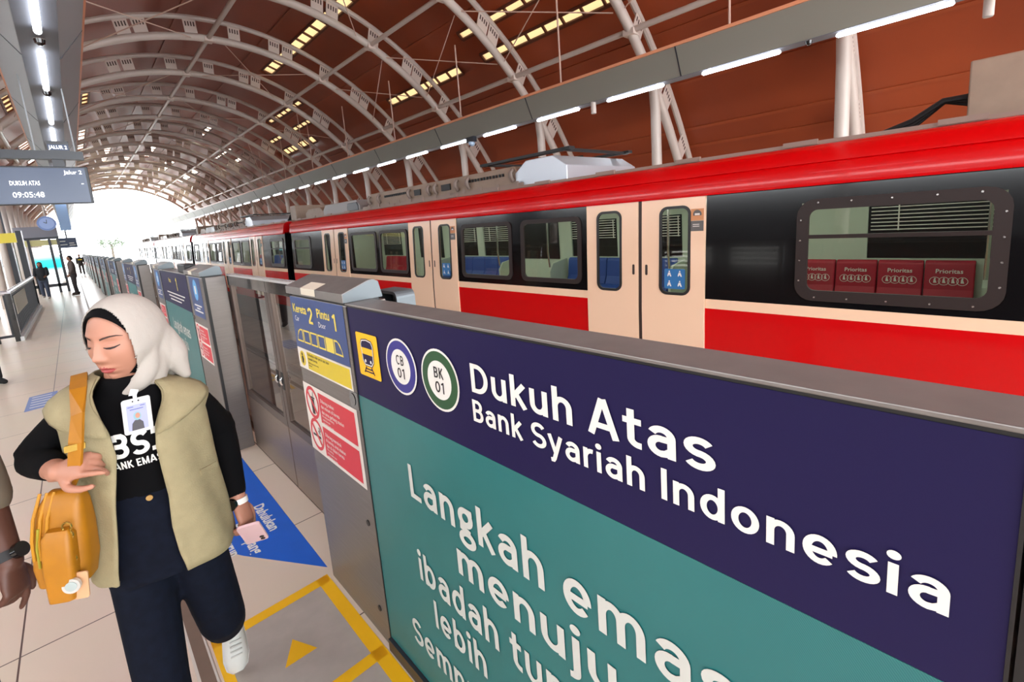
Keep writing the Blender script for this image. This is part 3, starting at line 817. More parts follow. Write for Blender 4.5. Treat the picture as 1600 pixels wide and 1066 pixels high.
for (yc, zc, ringm, t, nm) in ((1.3025, 1.3095, BLUE_RING, 'CB', 'blue'), (1.0875, 1.309, GREEN_RING, 'BK', 'green')):
    b = MB(); disc(b, yc, zc, 0.0935, XF); s = b.build('line_badge', WHITE_INK, P)
    b = MB(); disc(b, yc, zc, 0.0865, XF-0.0006); b.build('%s_ring' % nm, ringm, s)
    b = MB(); disc(b, yc, zc, 0.0585, XF-0.0012); b.build('inner_disc', WHITE_INK, s)
    b = MB(); letters(b, t, (XF-0.0018, yc, zc+0.006), UY, UZ, 0.033, 0.046, weight=0.92, align=1); letters(b, '01', (XF-0.0018, yc, zc-0.038), UY, UZ, 0.034, 0.044, weight=0.92, align=1)
    b.build('badge_lettering', INK, s)
# what follows the panel at the right edge
pe = thing('door_post', 'black barrier post at the bottom right corner, cut by the frame', 'barrier post', (XB, -0.4, 0), 'door posts of the platform barrier')
b = MB(); b.box(XB+0.004, XD+0.03, -0.75, -0.04, 0.0, 1.478); b.build('cabinet', BLACK, pe)
b = MB(); b.box(XB-0.002, XB+0.004, -0.074, -0.064, 0.0, 1.47); b.box(XB-0.002, XB+0.004, -0.112, -0.096, 0.0, 1.47); b.build('steel_strip', STEEL, pe)
b = MB(); b.box(XB-0.004, XB+0.106, -0.75, -0.04, 1.479, 1.489); b.build('top_rail', CAPM, pe)

door_post(1.664, 2.278, 'near barrier post with the blue car number sign and red warning sign', 'near')
sliding_door(2.282, 3.292, 'glass platform door leaf beside the near post', 3.25)
sliding_door(3.298, 4.305, 'glass platform door leaf next to the second post', 3.345)
door_post(4.308, 4.985, 'second barrier post, beside the blue floor arrow, with a small red sign', 'far')
def far_panel(y0, y1, label):
    p = fixed_panel(y0, y1, label)
    w = y1-y0; b = MB()
    font_text(b, 'Pintu', (XF, y1-0.35*w, 1.37), UY, UZ, 0.045, 0.02); letters(b, '1', (XF, y1-0.62*w, 1.30), UY, UZ, 0.13, 0.05)
    b.build('yellow_lettering', YTEXT, p)
    b = MB()
    for k, (a, c) in enumerate(((0.2, 0.85), (0.25, 0.8), (0.3, 0.7))): flat(b, [(y1-a*w, 1.25-k*0.035), (y1-c*w, 1.25-k*0.035), (y1-c*w, 1.262-k*0.035), (y1-a*w, 1.262-k*0.035)], XF)
    b.build('white_print', WHITE_INK, p)
    b = MB(); letters(b, 'Langkah emas', (XF, y1-0.2*w, 0.84), UY, UZ, 0.122, 1.0); b.build('advert_lettering', GREY_INK, p)
    b = MB(); letters(b, 'menuju', (XF, y1-0.3*w, 0.684), UY, UZ, 0.116, 0.575); b.build('advert_lettering', GREY_INK, p)
    b = MB(); letters(b, 'ibadah', (XF, y1-0.2*w, 0.52), UY, UZ, 0.116); b.build('advert_lettering', GREY_INK, p)
    return p
yy = 4.985; k = 0
while yy < 58:
    far_panel(yy+0.003, yy+1.69, 'indigo and teal barrier panel, %s beyond the second post' % nth(k))
    a = yy+1.692
    dp = door_post(a, a+0.614, 'grey barrier post with sloping lid, before the %s distant door' % nth(k), 'far')
    sliding_door(a+0.618, a+1.628, 'near leaf of the %s distant glass platform door' % nth(k), a+1.59)
    sliding_door(a+1.634, a+2.641, 'far leaf of the %s distant glass platform door' % nth(k), a+1.68)
    door_post(a+2.645, a+3.32, 'grey barrier post with sloping lid, past the %s distant door' % nth(k), 'far')
    yy = a+3.32; k += 1
camb = thing('sensor_camera', 'small black camera box on the panel behind the second post', 'camera', (XB+0.06, 5.2, 1.489))
b = MB(); b.box(XB+0.01, XB+0.1, 5.06, 5.45, 1.49, 1.57); b.build('housing', BLACK, camb, bevel=0.01)
b = MB(); b.tube([(XB+0.05, 5.06, 1.53), (XB+0.05, 5.03, 1.53)], 0.03, 14); b.build('lens', BLACKG, camb)
cx_ = thing('cable_box', 'open black box with a pale rim behind the rail beside the near post lid', 'box', (1.0, 1.84, 1.4))
b = MB(); b.ring(rrect(1.755, 1.955, 1.30, 1.482, 0.03), rrect(1.768, 1.942, 1.313, 1.469, 0.02), 'x', 0.97, 1.06); b.build('rim', LIDSIDE, cx_)
b = MB(); b.box(1.05, 1.06, 1.768, 1.942, 1.315, 1.47); b.box(0.98, 1.0, 1.78, 1.80, 1.315, 1.46); b.build('back_plate', BLACK, cx_)
b = MB(); b.box(0.98, 1.05, 1.80, 1.88, -1.3, 1.30); b.build('stand', STEEL, cx_)

# ------------------------------------------------------------------ floor markings
def floor_poly(mb, pts, z): mb.add([(x, y, z) for x, y in pts], [tuple(range(len(pts)))])
wm = thing('waiting_box_marking', 'yellow framed grey queue marking on the floor beside the near post', 'floor marking', (0.42, 1.7, 0.001))
b = MB(); floor_poly(b, [(0.165, 0.5), (0.68, 0.5), (0.68, 2.30), (0.165, 2.30)], 0.0012); b.build('grey_film', GREYFLOOR, wm)
b = MB()
for (x0, x1, ya, yb) in ((0.163, 0.683, 2.25, 2.308), (0.163, 0.683, 1.655, 1.711), (0.633, 0.690, 0.5, 2.308), (0.163, 0.20, 0.5, 2.308), (0.163, 0.683, 1.06, 1.115)):
    floor_poly(b, [(x0, ya), (x1, ya), (x1, yb), (x0, yb)], 0.0019)
b.build('yellow_line', YELLOW, wm)
b = MB(); floor_poly(b, [(0.425, 2.036), (0.486, 1.91), (0.356, 1.915)], 0.0019); b.build('yellow_arrow', YELLOW, wm)
b = MB(); floor_poly(b, [(0.425, 1.45), (0.486, 1.325), (0.356, 1.33)], 0.0019); b.build('yellow_arrow', YELLOW, wm)
w2 = copy_tree(wm); w2.location = (0.42, 6.75, 0.001); w2['label'] = 'yellow floor marking beyond the second barrier post'
w2['group'] = wm['group'] = 'yellow floor markings'
bm_ = thing('floor_arrow', 'blue arrow film on the floor in front of the glass doors', 'floor sticker', (0.6, 3.3, 0.001))
b = MB(); floor_poly(b, [(0.712, 2.356), (0.42, 2.82), (0.30, 3.05), (0.18, 3.3), (0.45, 3.95), (0.66, 4.33), (0.705, 4.335), (0.735, 4.29)], 0.0015); b.build('blue_film', BLUEFLOOR, bm_)
b = MB()
for t, x, y, h in (('Dahulukan', 0.595, 3.30, 0.06), ('penumpang', 0.46, 3.18, 0.06), ('turun', 0.36, 3.05, 0.06)):
    font_text(b, t, (x, y, 0.0022), (0.0, -1, 0), (1, 0.0, 0), h, 0.03)
b.build('lettering', WHITE_INK, bm_)
st = thing('floor_sign', 'small blue sticker with white lines on the tiles at left', 'floor sticker', (-0.56, 7.95, 0.001))
b = MB(); floor_poly(b, [(-0.69, 7.55), (-0.43, 7.6), (-0.42, 8.34), (-0.68, 8.3)], 0.0015); b.build('blue_film', mat('faded_blue_film', (120, 138, 188), 0.5), st)
b = MB()
for k in range(5): floor_poly(b, [(-0.65, 7.68+k*0.13), (-0.47, 7.68+k*0.13), (-0.47, 7.71+k*0.13), (-0.65, 7.71+k*0.13)], 0.002)
b.build('white_print', WHITE_INK, st)
# ------------------------------------------------------------------ the train on the far track
YB = -0.18; LEN = 13.42
PROF = [(-0.9, 4.42), (-0.25, 4.335), (0.1, 4.322), (0.4, 4.322), (0.7, 4.33), (0.95, 4.345), (1.4, 4.37), (1.83, 4.40)]
def SX(z):
    for (z0, x0), (z1, x1) in zip(PROF, PROF[1:]):
        if z <= z1: return x0+(x1-x0)*(z-z0)/(z1-z0)
    return PROF[-1][1]
DOORC = [2.81, 6.71, 10.60]; DHW = 0.695
WINS = [(0.15, 1.36, .90, 1.72, True), (3.59, 4.60, .92, 1.72, False), (4.78, 5.90, .92, 1.72, False), (7.47, 8.50, .92, 1.72, False), (8.63, 9.78, .92, 1.72, False), (12.06, 13.27, .90, 1.72, True)]
GASK = mat('window_gasket', (26, 21, 20), 0.4)
SILVER = mat('silver_cover', (190, 196, 204), 0.3, 0.4)
ROOFBEIGE = mat('roof_gear_beige', (146, 124, 106), 0.5, noise=0.08)
ROOFGREY = mat('roof_edge_taupe', (140, 120, 108), 0.5)
INT = mat('train_interior', (196, 204, 188), 0.5)
INTD = mat('train_interior_dark', (28, 30, 32), 0.25)
SEATR = mat('red_seat', (172, 16, 44), 0.45)
SEATB = mat('blue_seat', (40, 72, 150), 0.45)
DOORSEAL = mat('door_seal', (52, 36, 30), 0.5)
NOTICEB = mat('blue_notice', (40, 110, 170), 0.4)
def make_car():
    root = thing('train_car', 'x', 'train car', (4.4, YB, 0), 'cars of the red train')
    W_ = lambda ly: YB+ly
    # side shell in coloured bands with real window and door openings
    b = MB()
    ybr = sorted(set([0.0, LEN]+[v for c in DOORC for v in (c-DHW, c+DHW)]+[v for w in WINS for v in (w[0]+0.03, w[1]-0.03)]))
    zbr = [-0.9, -0.6, -0.25, -0.08, 0.1, 0.4, 0.7, 0.76, 0.85, 0.95, 1.2, 1.4, 1.69, 1.76, 1.83, 1.865]
    for j in range(len(ybr)-1):
        ya, yb = ybr[j], ybr[j+1]; ym = (ya+yb)/2
        door = any(abs(ym-c) < DHW for c in DOORC)
        win = any(w[0]+0.03 <= ym <= w[1]-0.03 for w in WINS)
        for i in range(len(zbr)-1):
            za, zb = zbr[i], zbr[i+1]; zm = (za+zb)/2
            if door and -0.08 < zm < 1.865: continue
            if win and 0.95 < zm < 1.69: continue
            b.m = 3 if zm < -0.25 else 0 if zm < 0.76 else 1 if zm < 0.85 else 2
            b.add([(SX(za), W_(ya), za), (SX(za), W_(yb), za), (SX(zb), W_(yb), zb), (SX(zb), W_(ya), zb)], [(0, 1, 2, 3)])
    # ends
    for ly in (0.0, LEN):
        b.m = 2
        vs = [(SX(z), W_(ly), z) for z in zbr]+[(7.05, W_(ly), zbr[-1]), (7.05, W_(ly), zbr[0])]
        b.add(vs, [tuple(range(len(vs)))])
    b.build('body_side', [RED, CREAM, TBLACK, DARKM], root)
    # cantrail and roof
    b = MB()
    pr = [(4.415, 1.825), (4.368, 1.825), (4.362, 1.855), (4.385, 1.985), (4.392, 1.996), (4.402, 2.000), (4.392, 2.006), (4.40, 2.04), (4.425, 2.09), (4.47, 2.135), (4.54, 2.155)]
    b.loft([[(x, W_(l), z) for x, z in pr+[(6.9, 2.155), (7.05, 2.0), (7.05, 1.825)]] for l in (0, LEN)])
    b.build('cantrail', RED, root, smooth=True)
    b = MB(); b.box(4.545, 6.9, W_(0.02), W_(LEN-0.02), 2.15, 2.185)
    for k in range(14): b.box(4.53, 4.56, W_(0.3+k*0.97), W_(0.55+k*0.97), 2.16, 2.20)
    b.build('roof_edge', ROOFGREY, root)
    # gangway bellows
    b = MB()
    for k in range(5): b.box(4.55+0.02*(k % 2), 6.9, W_(LEN+0.01+k*0.1), W_(LEN+0.1+k*0.1), -0.6, 2.08)
    b.build('gangway', BLACK, root)
    # interior
    b = MB()
    b.box(4.42, 7.03, W_(0.02), W_(LEN-0.02), -0.1, -0.02)
    b.box(4.44, 7.03, W_(0.02), W_(LEN-0.02), 1.80, 1.82)
    fw = [0.05]+[v for w in WINS for v in (w[0]+0.05, w[1]-0.05)]+[LEN-0.05]
    b.box(6.97, 7.03, W_(0.02), W_(LEN-0.02), -0.02, 0.95); b.box(6.97, 7.03, W_(0.02), W_(LEN-0.02), 1.62, 1.80)
    for k in range(0, len(fw), 2): b.box(6.97, 7.03, W_(fw[k]), W_(fw[k+1]), 0.95, 1.62)
    for l in (0.04, LEN-0.04):
        b.box(4.45, 5.3, W_(l)-0.02, W_(l)+0.02, -0.02, 1.80); b.box(6.1, 7.0, W_(l)-0.02, W_(l)+0.02, -0.02, 1.80)
    b.build('interior_lining', INT, root)
    b = MB()
    for w in WINS: b.box(7.0, 7.02, W_(w[0]+0.05), W_(w[1]-0.05), 0.95, 1.62)
    for c in DOORC: b.box(6.955, 6.969, W_(c-0.55), W_(c+0.55), 0.9, 1.7)
    b.build('far_window', INTD, root)
    for w in WINS:  # pale slats added to stand in for reflection lines on the window glass
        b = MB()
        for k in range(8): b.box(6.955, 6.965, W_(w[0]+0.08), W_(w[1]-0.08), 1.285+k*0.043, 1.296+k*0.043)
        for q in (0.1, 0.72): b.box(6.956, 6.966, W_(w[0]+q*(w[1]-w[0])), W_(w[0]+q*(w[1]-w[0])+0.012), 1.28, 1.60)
        b.build('reflection_slats', PAPER, root)
    b = MB()
    for x in (5.2, 6.3): b.box(x-0.05, x+0.05, W_(0.4), W_(LEN-0.4), 1.78, 1.799)
    b.build('saloon_light', mat('saloon_light', (255, 255, 250), 0.4, emit=(250, 255, 245), estr=4.0), root)
    # seats on the far side
    def bench(l0, l1, n, M, nm, text):
        for k in range(n):
            a = l0+(l1-l0)*k/n+0.006; c = l0+(l1-l0)*(k+1)/n-0.006
            s = MB()
            s.loft([[(x, W_(q), z) for x, z in ((6.52, 0.40), (6.50, 0.47), (6.62, 0.50), (6.80, 0.485), (6.86, 0.62), (6.90, 0.90), (6.93, 0.935), (6.96, 0.935), (6.96, 0.40))] for q in (a, c)])
            so = s.build(nm, M, root, bevel=0.012)
            if text:
                t = MB()
                def P(u, v): return (6.855+0.17*(v-0.62)*0.8-0.004, u, v)
                tb = MB(); font_text(tb, 'Prioritas', (0, 0, 0), (1, 0, 0), (0, 1, 0), 0.045, 0.01, 'CENTER')
                ym = W_((a+c)/2)
                t.add([P(ym-p[0], 0.80+p[1]) for p in tb.v], tb.f)
                for q in range(4):
                    cy = ym+0.11-q*0.073; R = 0.043
                    ribbon(t, [(cy+R*math.cos(2*PI*j/18), 0.715+R*math.sin(2*PI*j/18)) for j in range(19)], 0.005, P)
                    t.add([P(cy+0.012, 0.695), P(cy-0.016, 0.695), P(cy-0.004, 0.735), P(cy+0.010, 0.735)], [(0, 1, 2, 3)])
                    t.add([P(cy+0.008*math.cos(2*PI*j/10), 0.742+0.008*math.sin(2*PI*j/10)) for j in range(10)], [tuple(range(10))])
                t.build('seat_print', PAPER, so)
        s = MB(); s.box(6.5, 6.96, W_(l0), W_(l1), 0.34, 0.40); s.build('seat_frame', INT, root)
    bench(0.36, 2.02, 4, SEATR, 'priority_seat', True)
    bench(3.70, 5.9, 5, SEATB, 'seat', False); bench(7.5, 9.7, 5, SEATB, 'seat', False); bench(11.5, 13.0, 4, SEATR, 'priority_seat', False)
    for l in (0.28, 2.10, 3.6, 6.0, 7.4, 9.8):
        s = MB(); s.prism([(6.45, 0.36), (6.45, 0.72), (6.55, 0.86), (6.96, 0.92), (6.96, 0.36)], 'y', W_(l)-0.02, W_(l)+0.02); s.build('seat_end_panel', INT, root)
        s = MB(); s.tube([(6.47, W_(l), 0.8), (6.44, W_(l), 1.1), (6.47, W_(l), 1.8)], 0.017, 8); s.build('grab_pole', mat('grab_pole', (200, 200, 195), 0.2, 0.9), root, smooth=True)
    # windows
    for (w0, w1, z0, z1, end) in WINS:
        f = MB(); y0, y1 = W_(w0), W_(w1); fw_ = 0.085 if end else 0.055
        o1 = rrect(y0, y1, z0, z1, 0.13 if end else 0.09); i1 = rrect(y0+fw_, y1-fw_, z0+fw_, z1-fw_, 0.06)
        vs = []
        n = len(o1)
        for off in (0.012, -0.014): vs += [(SX(z)-0.004+off if off > 0 else SX(z)+off, y, z) for y, z in o1]+[(SX(z)+off, y, z) for y, z in i1]
        fs = []
        for k in range(n):
            j = (k+1) % n
            fs += [(2*n+k, 2*n+j, 3*n+j, 3*n+k), (k, 2*n+k, 2*n+j, j), (3*n+k, 3*n+j, n+j, n+k), (k, j, n+j, n+k)]
        f.add(vs, fs)
        if end:
            f.box(SX(1.42)-0.012, SX(1.42)+0.01, y0+fw_, y1-fw_, 1.405, 1.435)
        wf = f.build('window_frame', mat('window_frame', (46, 36, 34), 0.45, spec=0.25), root)
        g = MB(); g.add([(SX(z)+0.006, y, z) for y, z in i1], [tuple(range(n))]); g.build('pane', TGLASS, wf, face=(-1, 0, 0))
        if end:
            bl = MB()
            pts = [(y0+(y1-y0)*q, z) for z in (z0+0.03, z1-0.03) for q in (0.12, 0.3, 0.5, 0.7, 0.88)]+[(y, z0+(z1-z0)*q) for y in (y0+0.03, y1-0.03) for q in (0.2, 0.4, 0.6, 0.8)]
            for (y, z) in pts: bl.tube([(SX(z)-0.013, y, z), (SX(z)-0.018, y, z)], 0.007, 8)
            bl.build('screw', mat('screw', (210, 205, 200), 0.25, 0.8), wf)
    # doors
    for dc in DOORC:
        for sgn in (1, -1):   # +1: leaf on the far half
            ya, yb = (W_(dc)+0.022, W_(dc)+DHW-0.004) if sgn > 0 else (W_(dc)-DHW+0.004, W_(dc)-0.022)
            ym = (ya+yb)/2+0.03*sgn
            hole = []
            for hp in rrect(ym-0.155, ym+0.155, 0.88, 1.74, 0.075, 6):
                if hole and math.hypot(hp[0]-hole[-1][0], hp[1]-hole[-1][1]) > 0.1:
                    q0 = hole[-1]; m_ = 12
                    hole += [(q0[0]+(hp[0]-q0[0])*i/m_, q0[1]+(hp[1]-q0[1])*i/m_) for i in range(1, m_)]
                hole.append(hp)
            q0, hp = hole[-1], hole[0]
            hole += [(q0[0]+(hp[0]-q0[0])*i/12, q0[1]+(hp[1]-q0[1])*i/12) for i in range(1, 12)]
            # outline resampled to meet the hole point for point
            n = len(hole); cy, cz = ym, 1.31
            outer = []
            for (y, z) in hole:
                dy, dz = (y-cy), (z-cz)
                cand = []
                if dy > 1e-9: cand.append((yb-cy)/dy)
                if dy < -1e-9: cand.append((ya-cy)/dy)
                if dz > 1e-9: cand.append((1.858-cz)/dz)
                if dz < -1e-9: cand.append((0.76-cz)/dz)
                t = min(cand); outer.append((cy+dy*t, cz+dz*t))
            d = MB()
            X = lambda z, o: SX(z)-0.014+o
            vs = [(X(z, 0), y, z) for y, z in outer]+[(X(z, 0), y, z) for y, z in hole]+[(X(z, 0.03), y, z) for y, z in hole]
            d.add(vs, [f for k in range(n) for f in ((k, (k+1) % n, n+(k+1) % n, n+k), (n+k, n+(k+1) % n, 2*n+(k+1) % n, 2*n+k))])
            # corner fillers
            for (cyy, czz) in ((ya, 1.858), (yb, 1.858), (ya, 0.76), (yb, 0.76)):
                near = sorted(range(n), key=lambda k: (outer[k][0]-cyy)**2+(outer[k][1]-czz)**2)
                e1 = [k for k in near if abs(outer[k][0]-cyy) < 1e-6][:1]; e2 = [k for k in near if abs(outer[k][1]-czz) < 1e-6][:1]
                if e1 and e2 and e1[0] != e2[0]:
                    d.add([(X(czz, 0), cyy, czz), (X(outer[e1[0]][1], 0), *outer[e1[0]]), (X(outer[e2[0]][1], 0), *outer[e2[0]])], [(0, 1, 2)])
            zz = [0.76, 0.7, 0.55, 0.4, 0.25, 0.1, -0.08]
            d.loft([[(X(z, 0), ya, z), (X(z, 0), yb, z)] for z in zz], cap=False, close=False)
            for y in (ya, yb): d.loft([[(X(z, 0), y, z), (X(z, 0.04), y, z)] for z in [1.858, 1.4, 0.95]+zz], cap=False, close=False)
            dl = d.build('door_leaf', CREAM, root)
            gk = MB()
            big = rrect(ym-0.165, ym+0.165, 0.87, 1.75, 0.085, 6); sm = rrect(ym-0.138, ym+0.138, 0.897, 1.723, 0.06, 6)
            n = len(big)
            vs = [(X(z, -0.006), y, z) for y, z in big]+[(X(z, -0.006), y, z) for y, z in sm]+[(X(z, 0.01), y, z) for y, z in big]+[(X(z, 0.01), y, z) for y, z in sm]
            gk.add(vs, [f for k in range(n) for f in ((k, (k+1) % n, n+(k+1) % n, n+k), (k, 2*n+k, 2*n+(k+1) % n, (k+1) % n), (n+k, n+(k+1) % n, 3*n+(k+1) % n, 3*n+k))])
            gk.build('gasket', GASK, dl)
            g = MB(); g.add([(X(z, 0.008), y, z) for y, z in sm], [tuple(range(n))]); g.build('pane', TGLASS, dl, face=(-1, 0, 0))
            h = MB(); hy = (ya+0.055) if sgn > 0 else (yb-0.055)
            h.add([(X(z, -0.002), y, z) for y, z in rrect(hy-0.014, hy+0.014, 1.06, 1.17, 0.012)], [tuple(range(24))]); h.build('handle_recess', DOORSEAL, dl)
            if sgn < 0:
                s = MB(); s.add([(X(z, 0.0065), y, z) for y, z in rrect(ym-0.11, ym+0.11, 0.93, 1.13, 0.015)], [tuple(range(24))])
                st_ = s.build('window_sticker', NOTICEB, dl)
                s = MB()
                for (py, pz) in ((ym-0.055, 1.08), (ym+0.055, 1.08), (ym-0.055, 0.98), (ym+0.055, 0.98)):
                    s.add([(X(pz, 0.005), py+0.008*math.cos(2*PI*j/10), pz+0.026+0.008*math.sin(2*PI*j/10)) for j in range(10)], [tuple(range(10))])
                    s.add([(X(pz, 0.005), py+q, pz+w) for q, w in ((0.012, 0.014), (-0.008, 0.016), (-0.022, -0.024), (-0.010, -0.028), (0.002, -0.008), (0.018, -0.028), (0.022, -0.014))], [tuple(range(7))])
                s.build('pictogram', WHITE_INK, st_)
                s = MB(); yq = ya+0.085
                s.m = 0; s.add([(X(z, -0.002), y, z) for y, z in ((yq-0.07, 1.60), (yq+0.055, 1.60), (yq+0.055, 1.71), (yq-0.07, 1.71))], [(0, 1, 2, 3)])
                s.m = 1; s.add([(X(z, -0.002), y, z) for y, z in ((yq-0.07, 1.50), (yq+0.055, 1.50), (yq+0.055, 1.597), (yq-0.07, 1.597))], [(0, 1, 2, 3)])
                s.add([(X(1.66, -0.003), yq-0.008+0.042*math.cos(2*PI*j/20), 1.657+0.042*math.sin(2*PI*j/20)) for j in range(20)], [tuple(range(20))])
                s.m = 2; s.add([(X(1.66, -0.004), yq-0.008+q, 1.657+w) for q, w in ((0.024, -0.008), (-0.024, -0.008), (-0.024, 0.010), (0.024, 0.010))], [(0, 1, 2, 3)])
                for q in range(3): s.add([(X(1.55, -0.003), yq+u, 1.56-q*0.018+w) for u, w in ((0.035, 0), (-0.03, 0), (-0.03, 0.006), (0.035, 0.006))], [(0, 1, 2, 3)])
                s.build('door_sticker', [mat('orange_sticker', (206, 140, 92), 0.5), mat('grey_sticker', (96, 92, 90), 0.5), PAPER], dl)
        c = MB(); c.loft([[(SX(z)-0.004, W_(dc)-0.021, z), (SX(z)-0.004, W_(dc)+0.021, z), (SX(z)+0.03, W_(dc)+0.021, z), (SX(z)+0.03, W_(dc)-0.021, z)] for z in (1.858, 1.4, 0.95, 0.7, 0.4, 0.1, -0.08)])
        c.build('door_seal', DOORSEAL, root)
    b = MB(); b.box(4.45, 6.95, W_(1.0), W_(LEN-1.0), -1.1, -0.5)
    for l in (2.0, 3.8, 9.6, 11.4): b.cyl((5.0, -0.95), 'x', 0.0, 0, 0, 3) if False else b.tube([(4.9, W_(l), -0.98), (5.05, W_(l), -0.98)], 0.32, 20)
    b.build('underframe', DARKM, root)
    # roof gear
    def unit(nm, l0, l1, h, M, x0=4.78, ends=0.0, z0=2.17, x1=6.3):
        u = MB(); u.prism([(W_(l0), z0), (W_(l1), z0), (W_(l1), z0+h*0.55), (W_(l1-ends), z0+h), (W_(l0+ends), z0+h), (W_(l0), z0+h*0.55)], 'x', x0, x1)
        return u.build(nm, M, root, bevel=0.01)
    g = unit('roof_unit', -0.02, 0.42, 0.42, ROOFBEIGE)
    cb = MB()
    for k in range(3): cb.tube([(4.82+0.03*k, W_(0.42), 2.36-0.02*k), (4.82+0.03*k, W_(0.55), 2.36), (4.82+0.03*k, W_(0.72), 2.25-0.02*k), (4.82, W_(0.9), 2.19)], 0.02, 8)
    cb.build('roof_cable', BLACK, root, smooth=True)
    unit('equipment_case', 4.9, 9.4, 0.27, ROOFBEIGE, 4.72, 0.1, 2.21)
    u = MB()
    for k in range(12): u.box(4.70, 4.72, W_(5.2+0.07*k), W_(5.235+0.07*k), 2.36, 2.40)
    for k in range(12): u.box(4.70, 4.72, W_(7.9+0.07*k), W_(7.935+0.07*k), 2.36, 2.40)
    u.box(4.70, 4.72, W_(6.5), W_(6.75), 2.30, 2.40); u.box(4.70, 4.72, W_(7.4), W_(7.6), 2.30, 2.40)
    u.build('vent_slots', BLACK, root)
    u = MB()
    for l in (5.0, 6.0, 6.3, 6.9, 7.1, 7.75, 8.9, 9.3): u.tube([(4.70, W_(l), 2.27), (4.66, W_(l), 2.33), (4.66, W_(l), 2.39), (4.70, W_(l), 2.43)], 0.03, 8)
    u.build('insulator', mat('insulator_taupe', (120, 104, 94), 0.4), root, smooth=True)
    u = MB(); u.box(4.66, 4.70, W_(4.8), W_(9.6), 2.17, 2.235)
    for k in range(12): u.box(4.645, 4.66, W_(4.85+0.4*k), W_(4.93+0.4*k), 2.16, 2.26)
    u.build('gear_rail', ROOFGREY, root)
    unit('silver_shroud', 4.02, 4.95, 0.33, SILVER, 4.70, 0.22, 2.19)
    u = MB(); u.box(4.75, 4.86, W_(4.0), W_(5.75), 2.565, 2.60); u.box(6.1, 6.2, W_(4.0), W_(5.75), 2.565, 2.60)
    for l in (4.1, 5.6): u.box(4.75, 6.2, W_(l)-0.03, W_(l)+0.03, 2.555, 2.59)
    u.tube([(5.4, W_(4.3), 2.52), (5.4, W_(5.4), 2.57)], 0.03, 8)
    u.build('pantograph', BLACK, root)
    unit('aircon_unit', 9.9, 11.9, 0.26, mat('aircon_grey', (150, 146, 144), 0.45), 4.74, 0.15)
    unit('aircon_cover', 11.9, 13.1, 0.24, ROOFBEIGE, 4.74, 0.2)
    unit('intake_box', 9.95, 10.5, 0.18, DARKM, 4.722, 0.05, 2.2)
    return root
carA = make_car()
tag(carA, 'nearest red and cream train car, across the empty track')
names = ['second car of the red train, past the first black gangway', 'third car of the red train, far down the platform', 'fourth car of the train, bleached by the daylight']
for k in range(3):
    c = copy_tree(carA); c.location = (4.4, YB+(LEN+0.53)*(k+1), 0); c['label'] = names[k]

# ------------------------------------------------------------------ rails of the empty near track
for (x, l) in ((1.75, 'brown steel rail of the empty track, nearer the barrier'), (3.2, 'brown steel rail of the empty track, nearer the train')):
    r = thing('rail', l, 'rail', (x, 28, -1.3), 'rails of the empty track')
    b = MB(); b.box(x-0.07, x+0.07, Y0, Y1, -1.3, -1.27); b.box(x-0.012, x+0.012, Y0, Y1, -1.27, -1.17); b.box(x-0.035, x+0.035, Y0, Y1, -1.17, -1.13)
    b.build('rail_profile', mat('rusty_rail', (120, 92, 74), 0.5, 0.5), r)
# ------------------------------------------------------------------ hanging departure screen
sc_ = thing('display_screen', 'dark hanging departure screen at upper left showing DUKUH ATAS and the time', 'display screen', (-0.2, 9.0, 2.9))
SCR = mat('screen_glass', (30, 44, 70), 0.2, emit=(52, 78, 122), estr=0.2)
b = MB(); b.box(-0.95, 0.368, 9.0, 9.09, 2.435, 2.94); b.build('casing', mat('screen_casing', (30, 36, 46), 0.4), sc_, bevel=0.006)
b = MB(); b.box(-0.93, 0.335, 8.994, 9.0, 2.45, 2.918); s = b.build('screen', SCR, sc_)
SLED = mat('screen_text', (255, 255, 255), 0.5, emit=(255, 255, 255), estr=1.2)
b = MB()
font_text(b, 'Jalur 2', (0.30, 8.992, 2.838), (1, 0, 0), UZ, 0.05, 0.004, 'RIGHT')
font_text(b, 'DUKUH ATAS', (-0.435, 8.992, 2.69), (1, 0, 0), UZ, 0.055, 0.004, width=0.285)
font_text(b, '09:05:48', (-0.43, 8.992, 2.53), (1, 0, 0), UZ, 0.07, 0.004, width=0.30)
b.box(0.27, 0.295, 8.992, 8.993, 2.70, 2.708)
b.build('lettering', SLED, s)
b = MB(); b.box(-0.9, 0.355, 9.0, 9.12, 3.04, 3.15); b.build('hanger_bar', DARKM, sc_)
b = MB(); b.box(0.02, 0.14, 9.03, 9.1, 2.93, 3.06); b.build('bracket', DARKM, sc_)
b = MB(); b.box(-0.13, -0.115, 9.05, 9.065, 3.15, 4.15); b.box(0.27, 0.285, 9.05, 9.065, 3.15, 4.15); b.build('drop_rod', BEAMG, sc_)
b = MB(); b.box(0.0, 0.225, 9.0, 9.1, 3.15, 3.28); q = b.build('message_box', DARKM, sc_)
b = MB(); b.box(0.01, 0.215, 8.995, 9.0, 3.16, 3.235); b.build('message_screen', SCR, q)
b = MB(); font_text(b, 'JALUR 2', (0.02, 8.993, 3.175), (1, 0, 0), UZ, 0.045, 0.006, width=0.185); b.build('message_lettering', SLED, q)
